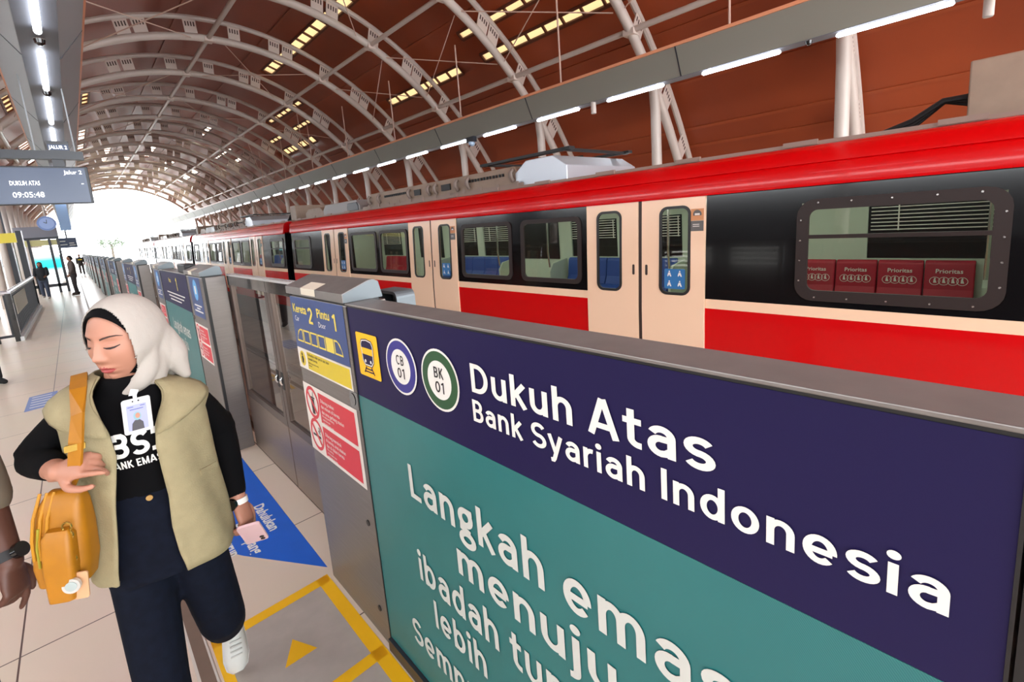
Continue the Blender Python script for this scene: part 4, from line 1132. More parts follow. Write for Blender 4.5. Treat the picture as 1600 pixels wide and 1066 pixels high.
# ------------------------------------------------------------------ clock, signs
ck = thing('station_clock', 'round blue backed station clock hanging at the far left', 'clock', (-0.48, 25.0, 2.94))
b = MB(); b.tube([(-0.48, 25.0, 2.94), (-0.48, 25.12, 2.94)], 0.27, 36); b.build('case', mat('clock_blue', (110, 140, 205), 0.3), ck, smooth=True)
b = MB(); b.tube([(-0.48, 24.995, 2.94), (-0.48, 25.0, 2.94)], 0.21, 36); fc = b.build('face', mat('clock_face', (150, 178, 232), 0.3), ck)
b = MB(); ribbon(b, [(-0.48, 2.94), (-0.56, 2.99)], 0.022, lambda x, z: (x, 24.993, z)); ribbon(b, [(-0.48, 2.94), (-0.47, 3.08)], 0.016, lambda x, z: (x, 24.993, z))
b.build('hands', DARKM, fc)
b = MB(); b.tube([(-0.48, 25.06, 3.2), (-0.48, 25.06, 4.5), (0.1, 25.06, 4.4)], 0.03, 8); b.build('drop_pole', RIBW, ck, smooth=True)
ys_ = thing('exit_sign', 'yellow hanging direction sign at the left edge', 'sign', (-1.6, 20.0, 2.33))
b = MB(); b.box(-3.2, -1.10, 20.0, 20.12, 2.19, 2.47); q = b.build('sign_box', mat('yellow_light_box', (226, 206, 60), 0.4), ys_)
b = MB(); font_text(b, 'Pintu Keluar', (-1.62, 19.995, 2.36), (1, 0, 0), UZ, 0.07, 0.02, 'RIGHT'); font_text(b, 'Way Out', (-1.62, 19.995, 2.25), (1, 0, 0), UZ, 0.05, 0.02, 'RIGHT')
ribbon(b, [(-1.5, 2.42), (-1.55, 2.36), (-1.5, 2.30)], 0.02, lambda x, z: (x, 19.996, z))
b.build('lettering', INK, q)
for x in (-1.3, -2.9):
    b = MB(); b.box(x-0.02, x+0.02, 20.04, 20.08, 2.47, 3.6); b.build('hanger_rod', DARKM, ys_)

# ------------------------------------------------------------------ stair balustrade
fn = thing('balustrade', 'black barred stair balustrade with a pale handrail at left', 'railing', (-1.6, 18.0, 0))
RAILM = mat('handrail_pale', (215, 215, 220), 0.25, 0.5)
FX = -1.1; FY0, FY1 = 14.2, 22.5
b = MB(); b.tube([(FX, FY0, 1.04), (FX, FY1, 1.04)], 0.05, 12); b.tube([(FX, FY0, 1.04), (-3.2, FY0, 1.04)], 0.05, 12); b.build('handrail', RAILM, fn, smooth=True)
for k in range(34):
    y = FY0+0.12+k*0.245; b = MB(); b.box(FX-0.012, FX+0.012, y-0.03, y+0.03, 0.14, 1.0); b.build('baluster', DARKM, fn)
for k in range(9):
    x = FX-0.06-k*0.24; b = MB(); b.box(x-0.02, x+0.02, FY0-0.012, FY0+0.012, 0.14, 1.0); b.build('baluster', DARKM, fn)
for (x, y) in ((FX, FY0), (FX, FY1), (-3.2, FY0), (FX-0.3, FY0)):
    b = MB(); b.box(x-0.045, x+0.045, y-0.045, y+0.045, 0.0, 1.02); b.build('post', BLACKG, fn)
b = MB(); b.box(FX-0.03, FX+0.03, FY0, FY1, 0.10, 0.15); b.box(-3.2, FX, FY0-0.03, FY0+0.03, 0.10, 0.15); b.box(FX-0.03, FX+0.03, FY0, FY1, 0.96, 1.0); b.build('bottom_rail', DARKM, fn)
b = MB(); b.box(FX+0.03, FX+0.09, FY0-0.05, FY1, 0.0, 0.09); b.build('curb', mat('white_curb', (232, 236, 238), 0.4), fn)
b = MB(); b.box(FX+0.03, FX+0.04, FY0+0.6, FY0+3.8, 0.52, 0.93); b.build('notice_plate', mat('pale_notice', (214, 210, 190), 0.4), fn)

# ------------------------------------------------------------------ lift lobby
lb = thing('glass_lobby', 'dark framed glass lobby with a cyan poster at the far left', 'glass lobby', (-0.75, 30.0, 0))
for x in (-1.62, -1.30, -0.62, -0.34):
    b = MB(); b.box(x-0.045, x+0.045, 29.9, 30.0, 0.0, 2.5); b.build('post', DARKM, lb)
b = MB(); b.box(-1.7, -0.3, 29.88, 30.02, 2.46, 2.56); b.build('header_beam', DARKM, lb)
b = MB(); b.box(-1.6, -0.36, 29.93, 29.97, 2.18, 2.44); b.build('header_sign', mat('pale_yellow_sign', (205, 200, 140), 0.4), lb)
b = MB(); b.box(-1.7, -0.3, 30.0, 32.0, 2.56, 3.05)
b.build('louvre_box', mat('louvre_grey', (140, 140, 150), 0.5), lb)
PO = bpy.data.materials.new('cyan_poster'); PO.use_nodes = True
nt = PO.node_tree; bb = nt.nodes['Principled BSDF']; tc = nt.nodes.new('ShaderNodeTexCoord'); sp = nt.nodes.new('ShaderNodeSeparateXYZ'); rp = nt.nodes.new('ShaderNodeValToRGB')
nt.links.new(tc.outputs['Generated'], sp.inputs[0]); nt.links.new(sp.outputs['Z'], rp.inputs[0])
rp.color_ramp.elements[0].position = 0.3; rp.color_ramp.elements[0].color = (*lin((235, 250, 250)), 1)
e = rp.color_ramp.elements.new(0.42); e.color = (*lin((20, 200, 220)), 1); e = rp.color_ramp.elements.new(0.62); e.color = (*lin((60, 225, 235)), 1)
rp.color_ramp.elements[-1].position = 0.8; rp.color_ramp.elements[-1].color = (*lin((250, 252, 250)), 1)
nt.links.new(rp.outputs[0], bb.inputs['Base Color']); nt.links.new(rp.outputs[0], bb.inputs['Emission Color']); bb.inputs['Emission Strength'].default_value = 0.7
b = MB(); b.box(-1.24, -0.40, 29.955, 29.97, 0.5, 2.12); b.build('backlit_poster', PO, lb)
b = MB(); b.box(-1.6, -0.36, 29.9, 29.98, 0.28, 0.42); b.build('kick_rail', DARKM, lb)
hb = thing('hanging_board', 'dark hanging direction board with white lines beyond the lobby', 'sign', (-0.05, 31.0, 2.3))
b = MB(); b.box(-0.36, 0.30, 31.0, 31.1, 2.02, 2.5); q = b.build('board', mat('navy_board', (52, 66, 98), 0.4), hb)
b = MB()
for k, (x0, x1, z) in enumerate(((-0.3, -0.05, 2.16), (0.02, 0.2, 2.22), (0.02, 0.24, 2.12), (-0.3, -0.1, 2.32))): b.box(x0, x1, 30.99, 31.0, z, z+0.04)
b.build('white_print', WHITE_INK, q)
b = MB(); b.box(-0.06, 0.0, 31.03, 31.07, 2.5, 4.0); b.build('drop_pole', DARKM, hb)
bn = thing('hanging_banner', 'pale blue banner hanging under the channel beyond the clock', 'banner', (0.0, 28.0, 3.2))
b = MB(); b.box(-0.16, 0.2, 28.0, 28.04, 2.75, 3.9); b.build('cloth', mat('pale_blue_banner', (150, 182, 222), 0.5), bn)
b = MB(); b.box(-0.18, 0.22, 27.99, 28.05, 3.9, 3.95); b.box(0.0, 0.03, 28.0, 28.04, 3.95, 4.0); b.build('top_bar', DARKM, bn)
# posts left of the lobby
for k, (x, y, l) in enumerate(((-1.27, 24.6, 'tall dark post left of the cyan poster, nearer the camera'), (-1.72, 27.0, 'tall dark post behind the balustrade at the left edge'))):
    p = thing('lobby_post', l, 'post', (x, y, 0), None)
    b = MB(); b.box(x-0.07, x+0.07, y-0.07, y+0.07, 0.0, 2.7); b.build('shaft', DARKM, p)
    b = MB(); b.box(x+0.07, x+0.1, y-0.05, y+0.05, 0.0, 2.7); b.build('pale_edge', RAILM, p)
    b = MB(); b.box(x-0.1, x+0.1, y-0.1, y+0.1, 0.0, 0.03); b.build('foot_plate', DARKM, p)
# a tree far outside the end of the station
tr = thing('tree', 'dim round tree in the glare past the platform end', 'tree', (4.2, 84.0, 0))
b = MB(); b.tube([(4.2, 84, -1.5), (4.2, 84, 1.2), (4.25, 84, 2.6)], [0.2, 0.16, 0.1], 10); b.build('trunk', mat('bark', (90, 80, 70), 0.8), tr, smooth=True)
b = MB(); rnd = random.Random(3)
for k in range(420):
    a = rnd.random()*2*PI; r_ = rnd.random()**0.5; zz = rnd.gauss(0, 0.42)
    c = Vector((4.25+1.5*r_*math.cos(a), 84+1.3*r_*math.sin(a), 2.7+zz)); s_ = 0.16
    d1 = Vector((rnd.uniform(-1, 1), rnd.uniform(-1, 1), rnd.uniform(-1, 1))).normalized()*s_; d2 = d1.cross(Vector((rnd.uniform(-1, 1), rnd.uniform(-1, 1), 1))).normalized()*s_*0.6
    b.add([c-d1, c+d2, c+d1, c-d2], [(0, 1, 2, 3)])
b.build('foliage', mat('tree_leaves', (92, 104, 84), 0.6), tr)
b = MB(); b.box(-60, 60, Y1, 200, -1.6, -1.5)
struct(b.build('ground', mat('outside_ground', (190, 190, 185), 0.8)))
# ------------------------------------------------------------------ people
def fuse(mb, voxel, smooth=4, factor=0.5):
    """grow one continuous surface from overlapping closed forms"""
    me = bpy.data.meshes.new('f'); me.from_pydata([tuple(p) for p in mb.v], [], mb.f)
    bm = bmesh.new(); bm.from_mesh(me); bmesh.ops.recalc_face_normals(bm, faces=bm.faces); bm.to_mesh(me); bm.free()
    o = bpy.data.objects.new('f', me); COL.objects.link(o)
    r = o.modifiers.new('r', 'REMESH'); r.mode = 'VOXEL'; r.voxel_size = voxel
    if smooth:
        s = o.modifiers.new('s', 'SMOOTH'); s.factor = factor; s.iterations = smooth
    dg = bpy.context.evaluated_depsgraph_get(); dg.update()
    e = bpy.data.meshes.new_from_object(o.evaluated_get(dg))
    out = MB(); out.add([v.co.copy() for v in e.vertices], [tuple(p.vertices) for p in e.polygons])
    bpy.data.objects.remove(o); bpy.data.meshes.remove(me); bpy.data.meshes.remove(e)
    return out
def limb(mb, pts, radii, n=14, sub=4):
    """tapering limb with rounded ends through the joints"""
    P = [Vector(p) for p in pts]; Q = []; Rr = []
    for i in range(len(P)-1):
        p0 = P[max(i-1, 0)]; p1 = P[i]; p2 = P[i+1]; p3 = P[min(i+2, len(P)-1)]
        for k in range(sub):
            t = k/sub
            lin_ = p1.lerp(p2, t)
            cr = 0.5*((2*p1)+(p2-p0)*t+(2*p0-5*p1+4*p2-p3)*t*t+(3*p1-p0-3*p2+p3)*t**3)
            Q.append(lin_.lerp(cr, 0.6)); Rr.append(radii[i]+(radii[i+1]-radii[i])*t)
    Q.append(P[-1]); Rr.append(radii[-1])
    d0 = (Q[0]-Q[1]).normalized(); d1 = (Q[-1]-Q[-2]).normalized()
    pre = [(Q[0]+d0*Rr[0]*s, Rr[0]*c) for s, c in ((0.97, 0.22), (0.75, 0.66), (0.4, 0.92))]
    post = [(Q[-1]+d1*Rr[-1]*s, Rr[-1]*c) for s, c in ((0.4, 0.92), (0.75, 0.66), (0.97, 0.22))]
    mb.tube([p for p, r in pre]+Q+[p for p, r in post], [r for p, r in pre]+Rr+[r for p, r in post], n)
def rings(mb, rows, c, N, T, n=28):
    """rows of (z, half width, half depth, shift along N, shift along T)"""
    R_ = []
    for row in rows:
        z, a, d = row[:3]; sn = row[3] if len(row) > 3 else 0; st = row[4] if len(row) > 4 else 0
        o = Vector((c[0], c[1], z))+N*sn+T*st
        R_.append([tuple(o+T*(a*math.sin(2*PI*k/n))+N*(d*math.cos(2*PI*k/n))) for k in range(n)])
    mb.loft(R_)
def hand(mb, Wp, D, B, side, curl, thumb=0.5, k=1.0):
    """Wp wrist, D towards the knuckles, B out of the back of the hand, side +1: thumb on D x B"""
    Wp = Vector(Wp); D = Vector(D).normalized(); B = Vector(B); B = (B-D*B.dot(D)).normalized(); S = D.cross(B)*side
    n = 18; R_ = []
    for (l, w, t) in ((-0.02, 0.026, 0.020), (0.0, 0.026, 0.019), (0.025, 0.034, 0.018), (0.055, 0.039, 0.016), (0.078, 0.038, 0.013), (0.085, 0.034, 0.008)):
        o = Wp+D*l*k
        R_.append([tuple(o+S*(w*k*math.cos(2*PI*q/n))+B*(t*k*math.sin(2*PI*q/n))) for q in range(n)])
    mb.loft(R_)
    for i, (off, ln) in enumerate(((0.028, 0.068), (0.0095, 0.077), (-0.009, 0.071), (-0.027, 0.056))):
        c = curl[i]; p = Wp+D*0.072*k+S*off*k; pts = [p]; a = 0.0
        d0 = (D+S*(off*2.2)).normalized()
        for seg, frac in enumerate((0.42, 0.31, 0.27)):
            a += c*(0.9, 1.1, 0.7)[seg]
            d = d0*math.cos(a)-B*math.sin(a)
            p = p+d*ln*frac*k; pts.append(p)
        limb(mb, pts, [0.0095*k, 0.0088*k, 0.0079*k, 0.0066*k], 10, 3)
    p = Wp+D*0.022*k+S*0.026*k-B*0.004*k; pts = [p]
    d = (D*0.62+S*0.75-B*0.25*thumb).normalized(); p = p+d*0.036*k; pts.append(p)
    d = (D*0.86+S*(0.5-0.5*thumb)-B*0.45*thumb).normalized(); p = p+d*0.032*k; pts.append(p)
    d = (D*0.95+S*(0.25-0.7*thumb)-B*0.5*thumb).normalized(); p = p+d*0.026*k; pts.append(p)
    limb(mb, pts, [0.0125*k, 0.0112*k, 0.0098*k, 0.0078*k], 10, 3)

SKIN = mat('skin_light', (174, 122, 100), 0.5, noise=0.04, nscale=20)
LIPS = mat('lips', (150, 62, 60), 0.45)
KHAKI = mat('khaki_vest_cloth', (150, 139, 106), 0.85, noise=0.07, nscale=30, bump=0.15, bscale=260)
BLACKC = mat('black_jersey', (7, 7, 9), 0.9, spec=0.12)
DENIM = mat('dark_denim', (11, 16, 29), 0.9, spec=0.15, noise=0.25, nscale=40)
HIJAB = mat('cream_hijab_cloth', (170, 163, 155), 0.85, bump=0.12, bscale=40)
LEATHER = mat('mustard_leather', (164, 106, 5), 0.5, noise=0.12, nscale=14)

c0 = (0.062, 1.668); TN = Vector((-0.21, -0.978, 0)).normalized(); TT = Vector((0.978, -0.21, 0)).normalized()
woman = thing('person', 'woman walking towards the camera in a cream hijab, khaki vest, black top and dark jeans', 'person', (0.06, 1.67, 0))
# --- bare body: trunk, limbs, hands, then the head
b = MB()
TORSO = [(0.86, 0.140, 0.100), (0.95, 0.135, 0.095), (1.05, 0.112, 0.082), (1.14, 0.118, 0.088), (1.23, 0.130, 0.100), (1.29, 0.132, 0.092), (1.335, 0.105, 0.075), (1.375, 0.058, 0.055), (1.43, 0.048, 0.05, 0.015), (1.47, 0.045, 0.048, 0.02)]
rings(b, TORSO, c0, TN, TT)
shR, elR, wrR = (-0.058, 1.702, 1.325), (-0.166, 1.80, 1.205), (-0.112, 1.585, 1.215)
shL, elL, wrL = (0.180, 1.638, 1.305), (0.258, 1.72, 1.150), (0.262, 1.665, 0.915)
limb(b, [shR, elR, wrR], [0.045, 0.036, 0.025]); limb(b, [shL, elL, wrL], [0.045, 0.036, 0.024])
hiR, knR, anR = (0.0, 1.69, 0.88), (-0.012, 1.63, 0.47), (-0.012, 1.60, 0.09)
hiL, knL, anL = (0.135, 1.67, 0.88), (0.168, 1.735, 0.50), (0.212, 2.06, 0.225)
limb(b, [hiR, knR, anR], [0.075, 0.05, 0.034]); limb(b, [hiL, knL, anL], [0.075, 0.05, 0.034])
hand(b, wrR, (0.055, -0.055, 0.016), (-0.35, -0.55, 0.75), 1, (0.12, 0.75, 0.95, 1.05), 0.6, 0.92)
hand(b, wrL, (0.012, -0.045, -0.085), (0.72, -0.62, 0.18), -1, (0.55, 0.65, 0.75, 0.8), 0.5, 0.95)
body = fuse(b, 0.0042, 3)
# head: local axes right, up, forward
HC = Vector((0.073, 1.648, 1.509))
HF = Vector((-0.725, -0.645, -0.10)).normalized()
HR = Vector((0, 0, 1)).cross(HF).normalized()          # towards the camera's right
HU = HF.cross(HR).normalized()
tilt = math.radians(-3); HR, HU = HR*math.cos(tilt)+HU*math.sin(tilt), HU*math.cos(tilt)-HR*math.sin(tilt)
def HP(r, u, f): return HC+HR*r+HU*u+HF*f
def gs(r, u, r0, u0, sr, su): return math.exp(-((r-r0)/sr)**2-((u-u0)/su)**2)
def face_point(az, el):
    ca, sa, ce, se = math.cos(az), math.sin(az), math.cos(el), math.sin(el)
    u = 0.108*se if se > 0 else 0.118*se
    wdt = 0.071; fwd = 0.088 if ca > 0 else 0.095
    t = max(0.0, min(1.0, (-u-0.02)/0.09))
    wdt *= 1-0.30*t*t
    if ca > 0: fwd *= 1-0.06*t
    cx = math.copysign(abs(sa)**0.92, sa)
    r = wdt*cx*(ce**0.8 if ce > 0 else 0); f = fwd*ca*(max(ce, 0)**(0.72 if ca > 0 else 1.0))
    if ca > 0:
        k = ca**0.6
        f += k*(0.016*gs(r, u, 0, -0.026, 0.0105, 0.013)+0.010*gs(r, u, 0, -0.006, 0.0075, 0.022)+0.0055*gs(r, u, 0.013, -0.031, 0.007, 0.008)+0.0055*gs(r, u, -0.013, -0.031, 0.007, 0.008))
        for s in (-1, 1):
            f += k*(-0.0075*gs(r, u, s*0.031, 0.012, 0.017, 0.012)+0.005*gs(r, u, s*0.031, 0.008, 0.012, 0.0065)+0.0035*gs(r, u, s*0.030, 0.031, 0.02, 0.008)+0.0045*gs(r, u, s*0.037, -0.022, 0.017, 0.02))
        f += k*(0.0065*gs(r, u, 0, -0.0545, 0.021, 0.0058)+0.0085*gs(r, u, 0, -0.0665, 0.0175, 0.0062)-0.003*gs(r, u, 0, -0.0605, 0.024, 0.0025)+0.004*gs(r, u, 0, -0.059, 0.03, 0.02)-0.004*gs(r, u, 0, -0.077, 0.02, 0.006)+0.008*gs(r, u, 0, -0.094, 0.02, 0.014))
    return r, u, f
na, ne = 150, 130; hv = []; loc = []
for i in range(ne+1):
    el = -PI/2+PI*i/ne
    for j in range(na):
        az = 2*PI*j/na; p = face_point(az, el); loc.append(p); hv.append(HP(*p))
nb = len(body.v)
body.add(hv, [(i*na+j, i*na+(j+1) % na, (i+1)*na+(j+1) % na, (i+1)*na+j) for i in range(ne) for j in range(na)])
body.mi = []
for f in body.f:
    m_ = 0
    if f[0] >= nb:
        r, u, ff = [sum(loc[q-nb][k] for q in f)/len(f) for k in range(3)]
        if ff > 0.04:
            w = abs(r)/0.0235
            if w < 1:
                top = -0.0515+0.0-0.008*w*w+(0.0015*(1-abs(abs(w)-0.3)/0.3) if abs(w) < 0.6 else 0); bot = -0.0725+0.0105*w*w
                if bot < u < top: m_ = 1
    body.mi.append(m_)
wb = body.build('body', [SKIN, LIPS], woman, smooth=True)
for p in wb.data.polygons: p.use_smooth = True
# brows, lashes
def on_face(r, u, lift):
    # march the frontal surface for a given (r,u)
    best = None
    for i in range(na*(ne+1)):
        p = loc[i]
        if p[2] > 0.02:
            d = (p[0]-r)**2+(p[1]-u)**2
            if best is None or d < best[0]: best = (d, p[2])
    return HP(r, u, best[1]+lift)
BROWN = mat('brow_brown', (62, 42, 36), 0.8)
LASH = mat('lash_dark', (40, 24, 22), 0.7)
LID = mat('eyelid_shade', (176, 118, 100), 0.55)
for s in (-1, 1):
    q = [(s*0.012, 0.0245), (s*0.022, 0.0285), (s*0.034, 0.0315), (s*0.044, 0.0315), (s*0.053, 0.028)]
    wv = [0.0045, 0.0052, 0.0046, 0.0034, 0.0012]
    b = MB(); vs = []
    for (r, u), w in zip(q, wv): vs += [on_face(r, u+w/2, 0.0016), on_face(r, u-w/2, 0.0016)]
    b.add(vs, [(2*i, 2*i+2, 2*i+3, 2*i+1) for i in range(len(q)-1)]); b.build('eyebrow', BROWN, woman)
    q = [(s*0.017, 0.0035), (s*0.024, 0.001), (s*0.031, 0.0005), (s*0.039, 0.002), (s*0.047, 0.006)]
    wv = [0.0018, 0.0046, 0.0058, 0.0050, 0.0022]
    b = MB(); vs = []
    for (r, u), w in zip(q, wv): vs += [on_face(r, u+w/2, 0.0018), on_face(r, u-w/2, 0.0018)]
    b.add(vs, [(2*i, 2*i+2, 2*i+3, 2*i+1) for i in range(len(q)-1)]); b.build('eyelash', LASH, woman)
    q = [(s*0.018, 0.010), (s*0.025, 0.0128), (s*0.032, 0.0135), (s*0.040, 0.0125), (s*0.047, 0.0095)]
    b = MB(); vs = []
    for (r, u), w in zip(q, [0.0006, 0.0014, 0.0016, 0.0014, 0.0006]): vs += [on_face(r, u+w/2, 0.0012), on_face(r, u-w/2, 0.0012)]
    b.add(vs, [(2*i, 2*i+2, 2*i+3, 2*i+1) for i in range(len(q)-1)]); b.build('eyelid_crease', LID, woman)
# --- hijab and undercap: a shell round the head seen from its middle
def ray_ell(d, c, ax):
    A = sum((d[i]/ax[i])**2 for i in range(3)); Bq = sum(-2*c[i]*d[i]/ax[i]**2 for i in range(3)); Cq = sum((c[i]/ax[i])**2 for i in range(3))-1
    D_ = Bq*Bq-4*A*Cq
    return 0.0 if D_ < 0 else max(0.0, (-Bq+math.sqrt(D_))/(2*A))
def shell(ells, edge, ns, nt, tuck, wrinkle, thick):
    outer = []
    for k in range(ns+1):
        s = k/ns; row = []
        for t in range(nt):
            e = edge(2*PI*t/nt); e = Vector(e).normalized()
            bk = Vector((0.0, -0.1, -1)).normalized()
            ang = e.angle(bk); ax = e.cross(bk).normalized()
            d = Matrix.Rotation(ang*s*0.985, 3, ax) @ e
            rs = [ray_ell(d, c, a) for c, a in ells]
            r = sum(x**14 for x in rs)**(1/14)
            r += wrinkle*math.sin(2*PI*t/nt*9+4*s)*min(1, s*4)*(1-s)+wrinkle*0.8*math.sin(23*s+3*math.cos(2*PI*t/nt))*min(1, s*5)
            row.append(HP(*(d*r)))
        outer.append(row)
    b = MB()
    # rolled edge tucked back to the face
    e0 = []
    for t in range(nt):
        e = Vector(edge(2*PI*t/nt)); en = e.normalized()
        rs = [ray_ell(en, c, a) for c, a in ells]; r = sum(x**14 for x in rs)**(1/14)
        e0.append(HP(*(en*(r-tuck)+Vector((0, 0, -0.004)))))
    b.loft([e0]+outer, cap=False)
    n0 = len(b.v); b.add([sum((Vector(p) for p in outer[-1]), Vector())/nt], [])
    base = nt*(ns+1)
    b.f += [(base+t, base+(t+1) % nt, n0) for t in range(nt)]; b.mi += [0]*nt
    return b
def edge_h(t):   # the face opening of the hijab
    u = math.sin(t); r = math.cos(t)
    return (0.063*r*(1-0.10*max(0, -u)), (0.090*u+0.004) if u > 0 else (0.125*u+0.004), (0.050 if u > 0 else 0.050-0.01*u*u)-0.018*max(0, -r)*(1 if u < 0.3 else 0.3))
def ell(mb, c, ax, n=28, r=18):
    R_ = []
    for i in range(1, r):
        e = -PI/2+PI*i/r
        R_.append([tuple(HP(c[0]+ax[0]*math.cos(e)*math.cos(2*PI*q/n), c[1]+ax[1]*math.sin(e), c[2]+ax[2]*math.cos(e)*math.sin(2*PI*q/n))) for q in range(n)])
    mb.loft(R_)
b = MB()
ell(b, (0, 0.005, -0.002), (0.084, 0.118, 0.110)); ell(b, (0.016, -0.045, -0.050), (0.070, 0.098, 0.062))
limb(b, [HP(0.060, -0.02, -0.005), HP(0.055, -0.075, 0.012), HP(0.042, -0.112, 0.036), HP(0.014, -0.136, 0.058), HP(-0.022, -0.136, 0.056), HP(-0.05, -0.122, 0.025)], [0.022, 0.027, 0.025, 0.018, 0.013, 0.010], 14, 6)
limb(b, [HP(0.030, -0.05, -0.02), HP(0.030, -0.115, -0.01)], [0.05, 0.045], 16, 6)
limb(b, [HP(0.045, -0.02, -0.065), HP(0.066, -0.085, -0.068), HP(0.088, -0.138, -0.066)], [0.036, 0.036, 0.016], 14, 6)
limb(b, [HP(0.030, -0.05, -0.085), HP(0.046, -0.135, -0.080)], [0.036, 0.022], 14, 6)
hs = fuse(b, 0.0032, 14, 0.6)
def open_at(p):
    q = Vector(p)-HC; r, u, f = q.dot(HR), q.dot(HU), q.dot(HF)
    w = 0.070; h_ = 0.100 if u > 0.004 else 0.122
    fl_ = 0.022 if r > -0.02 else -0.012
    g = (r/w)**2+((u-0.004)/h_)**2
    return (g if f > fl_ else 9.0), r, u, f
val = [open_at(p)[0] for p in hs.v]
fk = [f for f in hs.f if sum(val[q] for q in f)/len(f) > 1.0]
use = sorted({q for f in fk for q in f}); mp_ = {q: i for i, q in enumerate(use)}
edges = {}
for f in fk:
    for a_, b_ in zip(f, f[1:]+f[:1]): edges[(min(a_, b_), max(a_, b_))] = edges.get((min(a_, b_), max(a_, b_)), 0)+1
rim = {q for e_, c_ in edges.items() if c_ == 1 for q in e_}
hb_ = MB(); vv = []
for q in use:
    p = Vector(hs.v[q])
    if q in rim and val[q] < 5:
        g, r, u, f = open_at(p); k_ = 1/math.sqrt(max(g, 0.3)); k_ = max(0.9, min(1.1, k_))
        p = HP(r*k_, 0.004+(u-0.004)*k_, f)
    # soft cloth creases that fan from the chin pin to the back
    q_ = p-HC; r, u, f = q_.dot(HR), q_.dot(HU), q_.dot(HF)
    if q not in rim: p = p+q_.normalized()*(0.0026*math.sin(58*(u+0.55*f)+1.2*math.sin(20*r))*min(1, max(0, (0.05-u)*14)))
    vv.append(p)
hb_.add(vv, [tuple(mp_[q] for q in f) for f in fk])
ho = hb_.build('hijab', HIJAB, woman, smooth=True)
for p_ in ho.data.polygons: p_.use_smooth = True
sl = ho.modifiers.new('t', 'SOLIDIFY'); sl.thickness = 0.003; sl.offset = -1
def edge_u(t):
    u = math.sin(t); r = math.cos(t)
    return (((0.078 if u > -0.1 else 0.10)*r if r > 0 else 0.068*r)-0.004, (0.060*u+0.004) if u > 0 else (0.11*u+0.004), 0.056)
uc = shell([((0, 0.004, 0.0), (0.0775, 0.1135, 0.1025))], edge_u, 14, 60, 0.004, 0.0, 0.002)
uc.build('undercap', BLACKC, woman, smooth=True)
# --- black long sleeved top
b = MB()
rings(b, [(0.98, 0.133, 0.098), (1.05, 0.120, 0.092), (1.14, 0.126, 0.098), (1.23, 0.138, 0.113, 0.004), (1.29, 0.140, 0.103), (1.335, 0.112, 0.085), (1.37, 0.078, 0.074), (1.398, 0.064, 0.068, 0.010), (1.41, 0.058, 0.062, 0.012)], c0, TN, TT)
limb(b, [shR, elR, (-0.126, 1.645, 1.213)], [0.048, 0.046, 0.036], 16)
limb(b, [shL, elL, (0.262, 1.675, 0.945)], [0.048, 0.044, 0.031], 16)
limb(b, [(0.275, 1.715, 1.168), (0.292, 1.712, 1.155)], [0.035, 0.012], 10)
top = fuse(b, 0.0065, 3)
to = top.build('long_sleeved_top', BLACKC, woman, smooth=True)
bvh = BVHTree.FromPolygons([Vector(p) for p in top.v], top.f)
def onto(pt, lift):
    o_ = Vector(pt)+TN*0.3
    h = bvh.ray_cast(o_, -TN)
    return (h[0]+TN*lift) if h[0] is not None else Vector(pt)
b = MB(); C3 = Vector((c0[0], c0[1], 0))
letters(b, 'BSI', C3+TN*0.15+TT*(-0.048)+Vector((0, 0, 1.205)), TT, UZ, 0.064, 0.094, weight=1.25, italic=0.06)
letters(b, 'BANK EMAS', C3+TN*0.15+TT*(-0.066)+Vector((0, 0, 1.171)), TT, UZ, 0.0225, 0.118, weight=1.1)
b.v = [onto(p, 0.003+(Vector(p)-C3).dot(TN)-0.15) for p in b.v]
b.build('chest_lettering', WHITE_INK, to)
# --- jeans
b = MB()
rings(b, [(0.82, 0.150, 0.112), (0.90, 0.152, 0.114), (0.98, 0.142, 0.104), (1.04, 0.130, 0.099), (1.088, 0.127, 0.099)], (0.064, 1.672), TN, TT)
limb(b, [(0.0, 1.688, 0.86), knR, (-0.012, 1.60, 0.08)], [0.080, 0.066, 0.060], 18)
limb(b, [(0.128, 1.672, 0.86), knL, (0.209, 2.03, 0.25)], [0.080, 0.068, 0.056], 18)
jeans = fuse(b, 0.008, 4)
jo = jeans.build('jeans', DENIM, woman, smooth=True)
b = MB(); b.tube([C3+TN*0.100+TT*0.005+Vector((0, 0, 1.072)), C3+TN*0.105+TT*0.005+Vector((0, 0, 1.072))], 0.008, 12); b.build('button', mat('brass', (170, 140, 90), 0.3, 0.9), jo)
